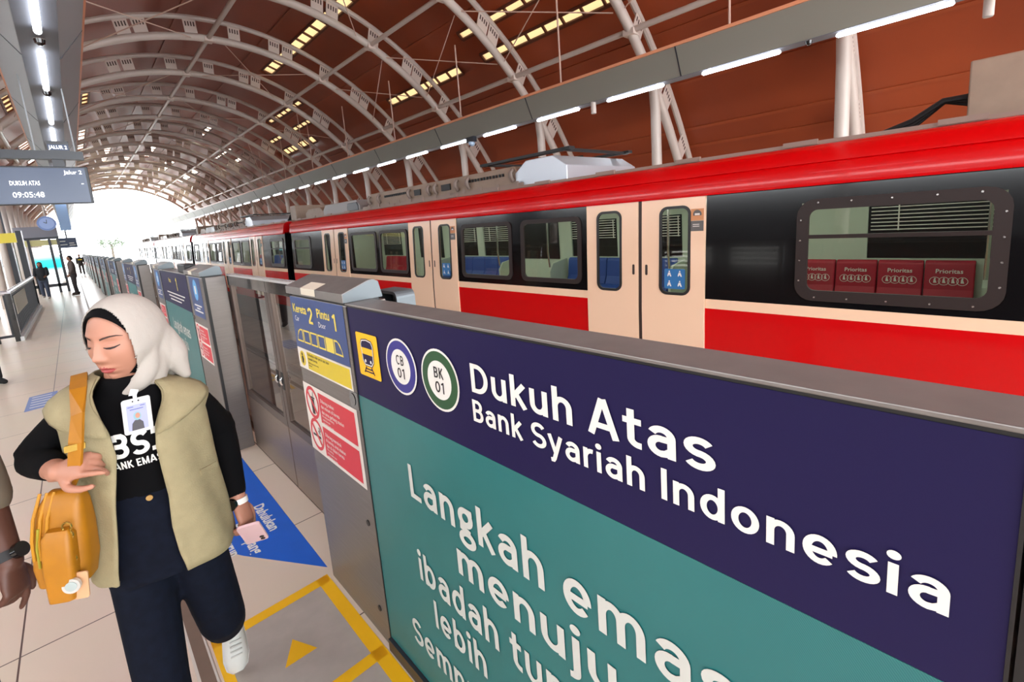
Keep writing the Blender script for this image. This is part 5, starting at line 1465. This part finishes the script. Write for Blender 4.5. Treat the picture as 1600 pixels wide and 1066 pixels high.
# --- shoes
SHOE = mat('white_sneaker', (214, 216, 212), 0.5); SOLE = mat('sneaker_sole', (188, 188, 184), 0.6)
def shoe(heel, toe, upv, w):
    heel = Vector(heel); toe = Vector(toe); D = (toe-heel).normalized(); U = Vector(upv); U = (U-D*U.dot(D)).normalized(); S = D.cross(U); L = (toe-heel).length
    def body_(k, rows):
        R_ = []
        for (l, ww, h) in rows:
            o = heel+D*L*l
            R_.append([tuple(o+S*(ww*w*math.cos(a))+U*(max(0, math.sin(a))*h if k else -0.022*max(0, -math.sin(a))*1.0)) for a in [2*PI*q/20 for q in range(20)]])
        m2 = MB(); m2.loft(R_); return m2
    up = body_(True, [(-0.04, 0.3, 0.05), (0.0, 0.75, 0.085), (0.12, 0.9, 0.105), (0.3, 0.88, 0.10), (0.5, 0.95, 0.07), (0.75, 1.0, 0.05), (0.92, 0.8, 0.038), (1.0, 0.4, 0.02)])
    s = up.build('sneaker', SHOE, woman, smooth=True)
    lo = body_(False, [(-0.05, 0.3, 0), (0.0, 0.78, 0), (0.3, 0.93, 0), (0.75, 1.05, 0), (0.93, 0.85, 0), (1.02, 0.4, 0)])
    lo.build('sole', SOLE, s, smooth=True)
    lc = MB()
    for q in range(4):
        o = heel+D*L*(0.42+0.09*q)+U*(0.085-0.011*q); lc.tube([o-S*0.02, o+U*0.004, o+S*0.02], 0.0035, 6)
    lc.build('laces', SOLE, s, smooth=True)
shoe((-0.012, 1.63, 0.024), (-0.03, 1.40, 0.024), (0, 0, 1), 0.042)
shoe((0.236, 2.135, 0.185), (0.212, 2.03, 0.02), (-0.05, -0.75, 0.5), 0.045)
# --- sleeveless vest, open in front
VR = [  # z, half width, half depth, left edge angle, right edge angle
    (1.402, 0.070, 0.066, 46, 46), (1.385, 0.098, 0.080, 40, 40), (1.36, 0.150, 0.098, 26, 30), (1.335, 0.172, 0.112, 20, 25), (1.315, 0.172, 0.122, 18, 22), (1.28, 0.160, 0.132, 15, 19),
    (1.22, 0.158, 0.138, 13, 17), (1.15, 0.156, 0.136, 17, 18), (1.07, 0.157, 0.134, 23, 19), (0.98, 0.164, 0.136, 28, 16), (0.90, 0.170, 0.140, 32, 17), (0.845, 0.173, 0.143, 33, 20)]
def vrow(z):
    for A, B_ in zip(VR, VR[1:]):
        if A[0] >= z >= B_[0]:
            t = (A[0]-z)/(A[0]-B_[0]); return [A[i]+(B_[i]-A[i])*t for i in range(5)]
    return VR[-1] if z < VR[-1][0] else VR[0]
def vpoint(z, ph, lift=0.0):
    _, a, d, _, _ = vrow(z)
    a_ = math.radians(ph)
    fold = 0.0055*math.sin(a_*7+z*9)*min(1, max(0, (1.33-z)*6))
    o = Vector((c0[0], c0[1]+0.004, z-0.02*math.sin(a_)*max(0, min(1, (z-1.2)/0.15))))
    return o+TT*((a+lift+fold)*math.sin(a_))+TN*((d+lift+fold)*math.cos(a_))
def vest_mesh():
    b = MB(); nz, nph = 46, 76; rows = []
    for i in range(nz+1):
        z = VR[0][0]+(VR[-1][0]-VR[0][0])*i/nz; rw = vrow(z); row = []
        for j in range(nph+1):
            ph = rw[4]+(360-rw[3]-rw[4])*j/nph
            zz = z
            if i == nz:
                zz += 0.022*max(0, min(1, (ph-180)/60))-0.02*max(0, math.cos(math.radians(ph-90)))
            row.append(vpoint(zz, ph))
        rows.append(row)
    b.loft(rows, cap=False, close=False)
    return b
vo = vest_mesh().build('vest', KHAKI, woman, smooth=True)
sl = vo.modifiers.new('t', 'SOLIDIFY'); sl.thickness = 0.005; sl.offset = 1
def lapel(inner, outer):
    b = MB(); n = 8; R_ = []
    for k in range(n+1):
        t = k/n
        def pl(P_):
            x = t*(len(P_)-1); i = min(int(x), len(P_)-2); f = x-i
            return (P_[i][0]+(P_[i+1][0]-P_[i][0])*f, P_[i][1]+(P_[i+1][1]-P_[i][1])*f)
        A, B_ = pl(inner), pl(outer); row = []
        for q in range(6):
            u = q/5; row.append(vpoint(A[1]+(B_[1]-A[1])*u, A[0]+(B_[0]-A[0])*u, 0.008+0.007*math.sin(PI*u)+0.004*u))
        R_.append(row)
    b.loft(R_, cap=False, close=False)
    o = b.build('lapel', KHAKI, vo, smooth=True)
    m_ = o.modifiers.new('t', 'SOLIDIFY'); m_.thickness = 0.004; m_.offset = 1
lapel([(-46, 1.40), (-27, 1.36), (-17, 1.32), (-14.5, 1.27)], [(-95, 1.385), (-78, 1.34), (-62, 1.305), (-40, 1.292)])
lapel([(46, 1.40), (31, 1.36), (22, 1.32), (18.5, 1.255)], [(95, 1.39), (80, 1.35), (66, 1.318), (44, 1.285)])
for (s0, ph) in ((1.10, -70), (1.10, 66)):
    b = MB(); P0 = [vpoint(s0+0.0, ph-14, 0.008), vpoint(s0-0.012, ph+14, 0.008), vpoint(s0-0.03, ph+14, 0.008), vpoint(s0-0.018, ph-14, 0.008)]
    b.add(P0, [(0, 1, 2, 3)]); w_ = b.build('pocket_welt', KHAKI, vo); m_ = w_.modifiers.new('t', 'SOLIDIFY'); m_.thickness = 0.003
# --- wristwatch
wd = (Vector(wrL)-Vector(elL)).normalized(); wc = Vector(wrL)+wd*0.004
a_ = wd.cross(Vector((0, -1, 0))).normalized(); b_ = wd.cross(a_).normalized()
b = MB(); b.tube([wc-wd*0.009, wc+wd*0.009], 0.0285, 24, True); w_ = b.build('watch_strap', mat('white_silicone', (228, 226, 220), 0.5), woman, smooth=True)
fdir = (a_*0.75+b_*(-0.66)).normalized()
if fdir.dot(Vector((0.5, -0.8, 0))) < 0: fdir = -fdir
b = MB(); b.tube([wc+fdir*0.026, wc+fdir*0.036], [0.019, 0.0185], 20); b.build('watch_face', BLACKG, w_, smooth=True)
# finger ring
# --- identity badge on its clip
bp = C3+TT*0.026+TN*0.150+Vector((0, 0, 1.322))
BU = Vector((0, 0, 1))-TN*0.10; BU = (BU+TT*0.05).normalized(); BR = (TT+Vector((0, 0, 0.04))).normalized(); BN = BR.cross(BU).normalized()
if BN.dot(TN) < 0: BN = -BN
bd = thing('id_badge', 'white identity badge hanging on the chest of the woman in the hijab', 'badge', tuple(bp))
def plate(mb, outline, d0, d1):
    n = len(outline); vs = [bp+BR*x+BU*y+BN*d0 for x, y in outline]+[bp+BR*x+BU*y+BN*d1 for x, y in outline]
    mb.add(vs, [tuple(range(n)), tuple(range(2*n-1, n-1, -1))]+[(i, (i+1) % n, n+(i+1) % n, n+i) for i in range(n)])
b = MB(); plate(b, rrect(-0.030, 0.030, -0.044, 0.046, 0.006), 0, 0.004); b.build('holder', mat('white_plastic', (190, 190, 190), 0.3), bd)
b = MB(); plate(b, rrect(-0.021, 0.021, -0.036, 0.030, 0.002), 0.004, 0.0046); cd = b.build('card', mat('lilac_card', (150, 155, 200), 0.4), bd)
b = MB(); plate(b, [(-0.014, -0.036), (0.012, -0.036), (0.011, -0.018), (0.004, -0.010), (-0.006, -0.010), (-0.012, -0.018)], 0.0046, 0.005); b.build('portrait_jacket', mat('portrait_dark', (62, 60, 66), 0.5), cd)
b = MB(); plate(b, [(0.0+0.008*math.cos(2*PI*q/16), 0.0+0.011*math.sin(2*PI*q/16)) for q in range(16)], 0.0046, 0.0052); b.build('portrait_scarf', mat('portrait_teal', (120, 160, 170), 0.5), cd)
b = MB(); plate(b, [(0.001+0.005*math.cos(2*PI*q/16), 0.001+0.007*math.sin(2*PI*q/16)) for q in range(16)], 0.0052, 0.0056); b.build('portrait_face', SKIN, cd)
b = MB()
for (x0, x1, y) in ((-0.018, -0.006, 0.024), (0.008, 0.018, 0.024), (-0.014, 0.014, 0.017)): plate(b, [(x0, y), (x1, y), (x1, y+0.0022), (x0, y+0.0022)], 0.0046, 0.005)
b.build('card_print', mat('card_print', (92, 96, 150), 0.5), cd)
b = MB(); plate(b, rrect(-0.008, 0.008, 0.037, 0.0405, 0.0015), 0.004, 0.0045); b.build('slot', INK, bd)
b = MB(); plate(b, [(-0.004, 0.037), (0.004, 0.037), (0.004, 0.056), (-0.004, 0.056)], 0.005, 0.007); plate(b, [(-0.012, 0.056), (0.004, 0.054), (0.010, 0.066), (-0.006, 0.072)], 0.004, 0.009); b.build('clip', mat('clip_clear', (225, 228, 232), 0.2), bd)
# --- mustard shoulder bag
BC = Vector((-0.128, 1.585, 1.045))
bag = thing('shoulder_bag', 'mustard yellow leather shoulder bag hanging at the hip of the walking woman', 'bag', tuple(BC))
GU = Vector((0.10, -0.02, 1)).normalized(); GR = Vector((0.90, -0.42, -0.10)); GR = (GR-GU*GR.dot(GU)).normalized(); GN = GR.cross(GU).normalized()
if GN.dot(Vector((0, -1, 0))) < 0: GN = -GN
def bagform(rows, off=0.0, n=24):
    R_ = []
    for (u, w, d, sh) in rows:
        pts = rrect(-w, w, -d, d, min(w, d)*0.6, 5)
        R_.append([tuple(BC+GR*(x+sh)+GU*u+GN*(y+off)) for x, y in pts])
    mb = MB(); mb.loft(R_); return mb
bagform([(-0.118, 0.040, 0.022, 0), (-0.112, 0.052, 0.034, 0), (-0.06, 0.058, 0.042, 0), (0.03, 0.055, 0.040, 0), (0.09, 0.046, 0.030, 0.004), (0.118, 0.036, 0.018, 0.008), (0.124, 0.030, 0.010, 0.008)]).build('pouch', LEATHER, bag, smooth=True)
bagform([(-0.14, 0.016, 0.010, 0.012), (-0.134, 0.026, 0.018, 0.012), (-0.05, 0.032, 0.022, 0.012), (0.03, 0.030, 0.020, 0.012), (0.045, 0.022, 0.010, 0.012)], 0.050).build('front_pocket', LEATHER, bag, smooth=True)
b = MB()
for x in (-0.036, -0.022, -0.008):
    b.tube([BC+GR*x+GU*0.125+GN*0.012, BC+GR*(x-0.006)+GU*0.07+GN*0.036, BC+GR*(x-0.008)+GU*0.02+GN*0.043, BC+GR*(x-0.006)+GU*(-0.03)+GN*0.044], 0.0035, 8)
b.build('gusset_piping', mat('mustard_dark', (178, 122, 10), 0.5), bag, smooth=True)
b = MB(); b.tube([BC+GR*(-0.03)+GU*0.05+GN*0.043, BC+GR*(-0.034)+GU*0.0+GN*0.0455, BC+GR*(-0.032)+GU*(-0.05)+GN*0.0445], 0.003, 8); b.build('zip', mat('zip_green', (150, 140, 40), 0.4), bag, smooth=True)
GOLD = mat('gold_metal', (190, 160, 80), 0.25, 0.9)
b = MB()
for k in range(6):
    o = BC+GR*(0.03+0.004*math.sin(k*2))+GU*(0.05-k*0.021)+GN*0.052
    b.tube([o+GR*0.009*math.cos(2*PI*q/12)+GU*0.012*math.sin(2*PI*q/12)+GN*(0.004*math.cos(2*PI*q/12)*(k % 2)) for q in range(13)], 0.0026, 6)
b.build('charm_chain', GOLD, bag, smooth=True)
o = BC+GR*0.036+GU*(-0.095)+GN*0.066
b = MB(); b.tube([o-GN*0.004, o+GN*0.004], 0.0185, 24); ch = b.build('round_charm', mat('silver_charm', (205, 208, 205), 0.3, 0.5), bag, smooth=True)
b = MB(); b.tube([o+GN*0.0041, o+GN*0.005], 0.012, 20); b.build('charm_face', mat('charm_grey', (160, 172, 170), 0.4), ch)
b = MB()
o = BC+GR*0.046+GU*(-0.10)+GN*0.052
b.loft([[tuple(o+GR*x+GU*y+GN*d) for x, y in rrect(-0.02, 0.018, -0.04, 0.03, 0.006)] for d in (0, 0.004)]); b.build('leather_tag', mat('tan_tag', (206, 160, 120), 0.5), bag)
def strap_band(pts, w, nm):
    b = MB(); pts = [Vector(p) for p in pts]; R_ = []
    for i, p in enumerate(pts):
        d = (pts[min(i+1, len(pts)-1)]-pts[max(i-1, 0)]).normalized()
        out = (p-Vector((c0[0], c0[1], p.z))).normalized() if p.z < 1.36 else (Vector((0, 0, 1))+TN*0.3).normalized()
        out = (out-d*out.dot(d)).normalized(); s = d.cross(out)
        R_.append([tuple(p+s*w+out*0.003), tuple(p-s*w+out*0.003), tuple(p-s*w-out*0.003), tuple(p+s*w-out*0.003)])
    b.loft(R_); return b.build(nm, LEATHER, bag, smooth=False)
tp = BC+GU*0.12+GR*0.01
strap_band([(-0.045, 1.80, 1.22), (-0.048, 1.775, 1.32), (-0.043, 1.745, 1.395), (-0.038, 1.69, 1.425), (-0.044, 1.61, 1.405), (-0.054, 1.55, 1.355), (-0.068, 1.535, 1.29), (-0.082, 1.54, 1.22), tuple(tp)], 0.017, 'strap')
b = MB()
b.loft([[tuple(Vector((-0.071, 1.536, 1.28))+TT*x+UZv*z_+TN*d) for x, z_ in rrect(-0.02, 0.02, -0.008, 0.008, 0.003)] for d in (0.0, 0.006) for UZv in (Vector((0.1, 0, 1)),)])
b.build('strap_buckle', GOLD, bag)
# --- phone in the left hand
pc = Vector(wrL)+Vector((0.016, -0.052, -0.105))
ph = thing('smartphone', 'pale pink smartphone held low in the hand of the walking woman', 'phone', tuple(pc))
PU = Vector((0.25, 0.55, -0.8)).normalized(); PR = Vector((0.93, -0.35, 0.0)); PR = (PR-PU*PR.dot(PU)).normalized(); PN = PR.cross(PU).normalized()
if PN.dot(Vector((0, -1, 0.3))) < 0: PN = -PN
b = MB(); b.loft([[tuple(pc+PR*x+PU*y+PN*d) for x, y in rrect(-0.033, 0.033, -0.07, 0.07, 0.009)] for d in (-0.004, 0.004)]); bo = b.build('phone_body', mat('pink_case', (222, 186, 190), 0.3), ph, bevel=0.001)
b = MB()
for (x, y) in ((0.018, 0.054), (0.018, 0.036)): b.tube([pc+PR*x+PU*y+PN*0.004, pc+PR*x+PU*y+PN*0.006], 0.007, 14)
b.build('camera_lens', BLACKG, bo)

# ------------------------------------------------------------------ other people
def figure(label, pos, heading, h, skin, shirt, legs, shoes, hair, stride=0.0, arms=(0.1, 0.1), hijab=False, bagm=None, vox=0.016, build=1.0, group=None):
    root = thing('person', label, 'person', (pos[0], pos[1], 0))
    N = Vector((math.cos(heading), math.sin(heading), 0)); T = Vector((-N.y, N.x, 0)); k = h/1.7; O = Vector((pos[0], pos[1], 0))
    def P(t, n, z): return O+T*t*k+N*n*k+Vector((0, 0, z*k))
    feet = []; leg = []
    for s in (1, -1):
        st = stride*s
        leg.append([P(0.09*s, 0, 0.90), P(0.095*s, 0.45*st+0.02, 0.49), P(0.10*s, 0.85*st if st >= 0 else 1.05*st, 0.09+(0.05 if st < 0 else 0))])
    arm = []
    for s, sw in ((1, arms[0]), (-1, arms[1])):
        arm.append([P(0.19*s, 0, 1.40), P(0.225*s, 0.12*sw-0.02, 1.13), P((0.22-0.12*max(0, sw-0.5))*s, 0.35*sw+0.03, 0.89+0.35*max(0, sw-0.3))])
    c = (pos[0], pos[1]); b = MB()
    rings(b, [(z*k, a*k*build, d*k*build) for z, a, d in ((0.88, 0.15, 0.1), (1.0, 0.14, 0.095), (1.2, 0.16, 0.11), (1.36, 0.165, 0.1), (1.44, 0.09, 0.07), (1.49, 0.052, 0.052), (1.55, 0.05, 0.05))], c, N, T, 18)
    for l in leg: limb(b, l, [0.075*k, 0.052*k, 0.036*k], 10)
    for a in arm:
        limb(b, a, [0.045*k, 0.038*k, 0.026*k], 10)
        d = (a[2]-a[1]).normalized()
        hand(b, a[2], d, T*(1 if a is arm[0] else -1), 1, (0.4, 0.45, 0.5, 0.5), 0.4, k)
    limb(b, [P(0, 0.015, 1.555), P(0, 0.025, 1.61)], [0.07*k, 0.078*k], 14); limb(b, [P(0, 0.06, 1.53), P(0, 0.10, 1.565)], [0.045*k, 0.012*k], 10)
    fuse(b, vox*0.6 if vox > 0.01 else vox, 2).build('body', skin, root, smooth=True)
    b = MB()
    rings(b, [(z*k, a*k*build, d*k*build) for z, a, d in ((0.84, 0.172, 0.125), (1.0, 0.165, 0.118), (1.2, 0.178, 0.128), (1.36, 0.182, 0.118), (1.44, 0.10, 0.085), (1.475, 0.068, 0.066))], c, N, T, 18)
    for a in arm: limb(b, [a[0], a[1], a[1].lerp(a[2], 0.15 if skin is not SKIN and vox < 0.01 else 0.8)], [0.062*k, 0.056*k, 0.05*k if vox < 0.01 else 0.042*k], 10)
    fuse(b, vox, 2).build('shirt', shirt, root, smooth=True)
    b = MB()
    rings(b, [(z*k, a*k, d*k) for z, a, d in ((0.78, 0.165, 0.12), (0.9, 0.165, 0.12), (1.0, 0.15, 0.105))], c, N, T, 18)
    for l in leg: limb(b, [l[0], l[1], l[1].lerp(l[2], 0.97)], [0.092*k, 0.075*k, 0.06*k], 12)
    fuse(b, vox, 2).build('trousers', legs, root, smooth=True)
    for l in leg:
        b = MB(); a = l[2]; z = a.z-0.085*k+0.045*k; o = Vector((a.x, a.y, z))
        limb(b, [o-N*0.05*k, o+N*0.05*k, o+N*0.15*k-Vector((0, 0, 0.012*k))], [0.045*k, 0.045*k, 0.033*k], 10); b.build('shoe', shoes, root, smooth=True)
    b = MB()
    if hijab:
        limb(b, [P(0, -0.03, 1.46), P(0, -0.01, 1.55), P(0, 0.005, 1.62)], [0.085*k, 0.092*k, 0.09*k], 14)
        b.build('headscarf', hair, root, smooth=True)
    else:
        limb(b, [P(0, -0.03, 1.57), P(0, 0.0, 1.635)], [0.078*k, 0.082*k], 14); b.build('hair', hair, root, smooth=True)
    return root
SKD = mat('skin_brown', (150, 106, 84), 0.55); SKM = mat('skin_deep_brown', (92, 58, 46), 0.5, noise=0.08, nscale=25)
CL = lambda n, c: mat(n, c, 0.8)
figure('woman in a dark headscarf and black jacket standing with hands together by the balustrade', (-1.0, 26.6), math.radians(-100), 1.50, SKD, CL('black_jacket', (26, 28, 34)), CL('blue_jeans', (60, 70, 90)), CL('pale_shoes', (190, 180, 170)), CL('dark_scarf', (34, 36, 44)), 0.08, (0.75, 0.75), True)
figure('man in a brown shirt and dark trousers standing sideways on the tiles in the distance', (-0.08, 26.6), math.radians(190), 1.66, SKD, CL('brown_shirt', (86, 74, 70)), CL('dark_trousers', (52, 46, 48)), CL('brown_shoes', (70, 56, 50)), CL('black_hair', (28, 26, 26)), 0.03, (0.35, 0.2))
figure('far figure in dark clothes beside the cyan poster', (-0.62, 44.0), math.radians(170), 1.72, SKD, CL('navy_shirt', (30, 36, 56)), CL('navy_trousers', (30, 34, 48)), CL('dark_shoes', (30, 30, 32)), CL('black_hair', (28, 26, 26)), 0.05, (0.3, 0.2))
fr = figure('far walking figure with a yellow badge stripe, against the glare', (0.42, 50.0), math.radians(-90), 1.62, SKD, CL('grey_black_shirt', (46, 44, 44)), CL('dark_trousers', (52, 46, 48)), CL('dark_shoes', (30, 30, 32)), CL('black_hair', (28, 26, 26)), 0.22, (0.4, -0.3))
b = MB(); b.box(0.30, 0.54, 49.86, 49.875, 1.17, 1.23); b.build('yellow_stripe', YSIGN, fr)
figure('person at the left edge of whom only a dark trouser leg and shoe show', (-1.20, 9.75), math.radians(-60), 1.66, SKD, CL('navy_shirt', (30, 36, 56)), CL('black_trousers', (32, 30, 34)), CL('black_shoes', (22, 22, 24)), CL('black_hair', (28, 26, 26)), 0.16, (0.1, 0.1))
# man cut by the left edge: his watch arm hangs into the picture
mp = Vector((-0.53, 1.95, 0))
man = thing('person', 'man cut off by the left edge, brown forearm with a black watch hanging in view', 'person', tuple(mp))
MNv = Vector((0.12, -0.99, 0)).normalized(); MT = Vector((0.99, 0.12, 0)).normalized()
b = MB(); cM = (mp.x, mp.y)
rings(b, [(0.9, 0.16, 0.11), (1.05, 0.15, 0.105), (1.25, 0.165, 0.115), (1.42, 0.15, 0.1), (1.5, 0.08, 0.07), (1.56, 0.055, 0.055), (1.62, 0.052, 0.055)], cM, MNv, MT, 20)
mS, mE, mW = Vector((-0.335, 1.97, 1.41)), Vector((-0.305, 1.985, 1.13)), Vector((-0.270, 1.865, 0.905))
mS2, mE2, mW2 = Vector((-0.72, 1.95, 1.43)), Vector((-0.765, 2.0, 1.16)), Vector((-0.755, 1.86, 0.95))
limb(b, [mS, mE, mW], [0.052, 0.045, 0.031], 16, 6); limb(b, [mS2, mE2, mW2], [0.052, 0.045, 0.031], 14)
hand(b, mW, (0.004, -0.02, -0.09), (0.85, -0.5, 0.1), -1, (0.25, 0.7, 0.8, 0.85), 0.35, 1.08)
hand(b, mW2, (0.0, -0.02, -0.09), (-0.85, -0.5, 0.1), 1, (0.5, 0.5, 0.6, 0.6), 0.4, 1.08)
mh = [(-0.45, 1.95, 0.9), (-0.40, 1.72, 0.52), (-0.40, 1.80, 0.1)]; mh2 = [(-0.61, 1.95, 0.9), (-0.61, 2.0, 0.5), (-0.61, 2.22, 0.15)]
limb(b, mh, [0.08, 0.055, 0.04]); limb(b, mh2, [0.08, 0.055, 0.04])
mb_ = fuse(b, 0.0045, 3)
HC = Vector((-0.53, 1.915, 1.70)); HF = MNv; HR = Vector((0, 0, 1)).cross(HF).normalized(); HU = HF.cross(HR).normalized()
mb_.add([HP(*p) for p in loc], [(i*na+j, i*na+(j+1) % na, (i+1)*na+(j+1) % na, (i+1)*na+j) for i in range(ne) for j in range(na)])
mb_.build('body', SKM, man, smooth=True)
for s in (-1, 1):
    for nm, q, wv, M_ in (('eyebrow', [(s*0.014, 0.026), (s*0.03, 0.031), (s*0.05, 0.027)], [0.006, 0.007, 0.003], LASH), ('eye', [(s*0.018, 0.006), (s*0.031, 0.008), (s*0.045, 0.007)], [0.002, 0.009, 0.002], LASH)):
        b = MB(); vs = []
        for (r, u), w in zip(q, wv): vs += [on_face(r, u+w/2, 0.0018), on_face(r, u-w/2, 0.0018)]
        b.add(vs, [(2*i, 2*i+2, 2*i+3, 2*i+1) for i in range(len(q)-1)]); b.build(nm, M_, man)
    b = MB(); limb(b, [HP(s*0.074, 0.012, -0.012), HP(s*0.078, -0.018, -0.008)], [0.013, 0.009], 10); b.build('ear', SKM, man, smooth=True)
b = MB(); rings(b, [(0.88, 0.18, 0.13), (1.05, 0.17, 0.122), (1.25, 0.182, 0.13), (1.42, 0.165, 0.115), (1.5, 0.09, 0.08), (1.53, 0.07, 0.07)], cM, MNv, MT, 20)
limb(b, [mS, mE, mE.lerp(mW, 0.26)], [0.066, 0.062, 0.058], 14); limb(b, [mS2, mE2, mE2.lerp(mW2, 0.2)], [0.066, 0.062, 0.058], 14)
fuse(b, 0.01, 2).build('shirt', CL('taupe_shirt', (122, 112, 96)), man, smooth=True)
b = MB(); rings(b, [(0.8, 0.172, 0.125), (0.92, 0.172, 0.125), (1.02, 0.158, 0.115)], cM, MNv, MT, 20)
limb(b, [mh[0], mh[1], mh[2]], [0.098, 0.082, 0.07], 14); limb(b, [mh2[0], mh2[1], mh2[2]], [0.098, 0.082, 0.07], 14)
fuse(b, 0.012, 2).build('trousers', CL('dark_brown_trousers', (58, 42, 40)), man, smooth=True)
for a, d in ((mh[2], -MNv), (mh2[2], -MNv)):
    o = Vector((a[0], a[1], max(0.045, a[2]-0.055))); b = MB(); limb(b, [o+d*0.05, o-d*0.06, o-d*0.17-Vector((0, 0, 0.01))], [0.045, 0.046, 0.034], 12); b.build('shoe', CL('dark_shoes', (30, 30, 32)), man, smooth=True)
b = MB(); ell(b, (0, 0.022, -0.014), (0.078, 0.098, 0.092)); b.build('hair', CL('black_hair', (28, 26, 26)), man, smooth=True)
d = (mW-mE).normalized(); wc = mE.lerp(mW, 0.93); b = MB(); b.tube([wc-d*0.013, wc+d*0.013], 0.0375, 24); w_ = b.build('watch_strap', BLACK, man, smooth=True)
s_ = Vector((0.75, -0.66, 0)); s_ = (s_-d*s_.dot(d)).normalized(); b = MB(); b.tube([wc+s_*0.032, wc+s_*0.046], [0.022, 0.0215], 20); b.build('watch_face', BLACKG, w_, smooth=True)
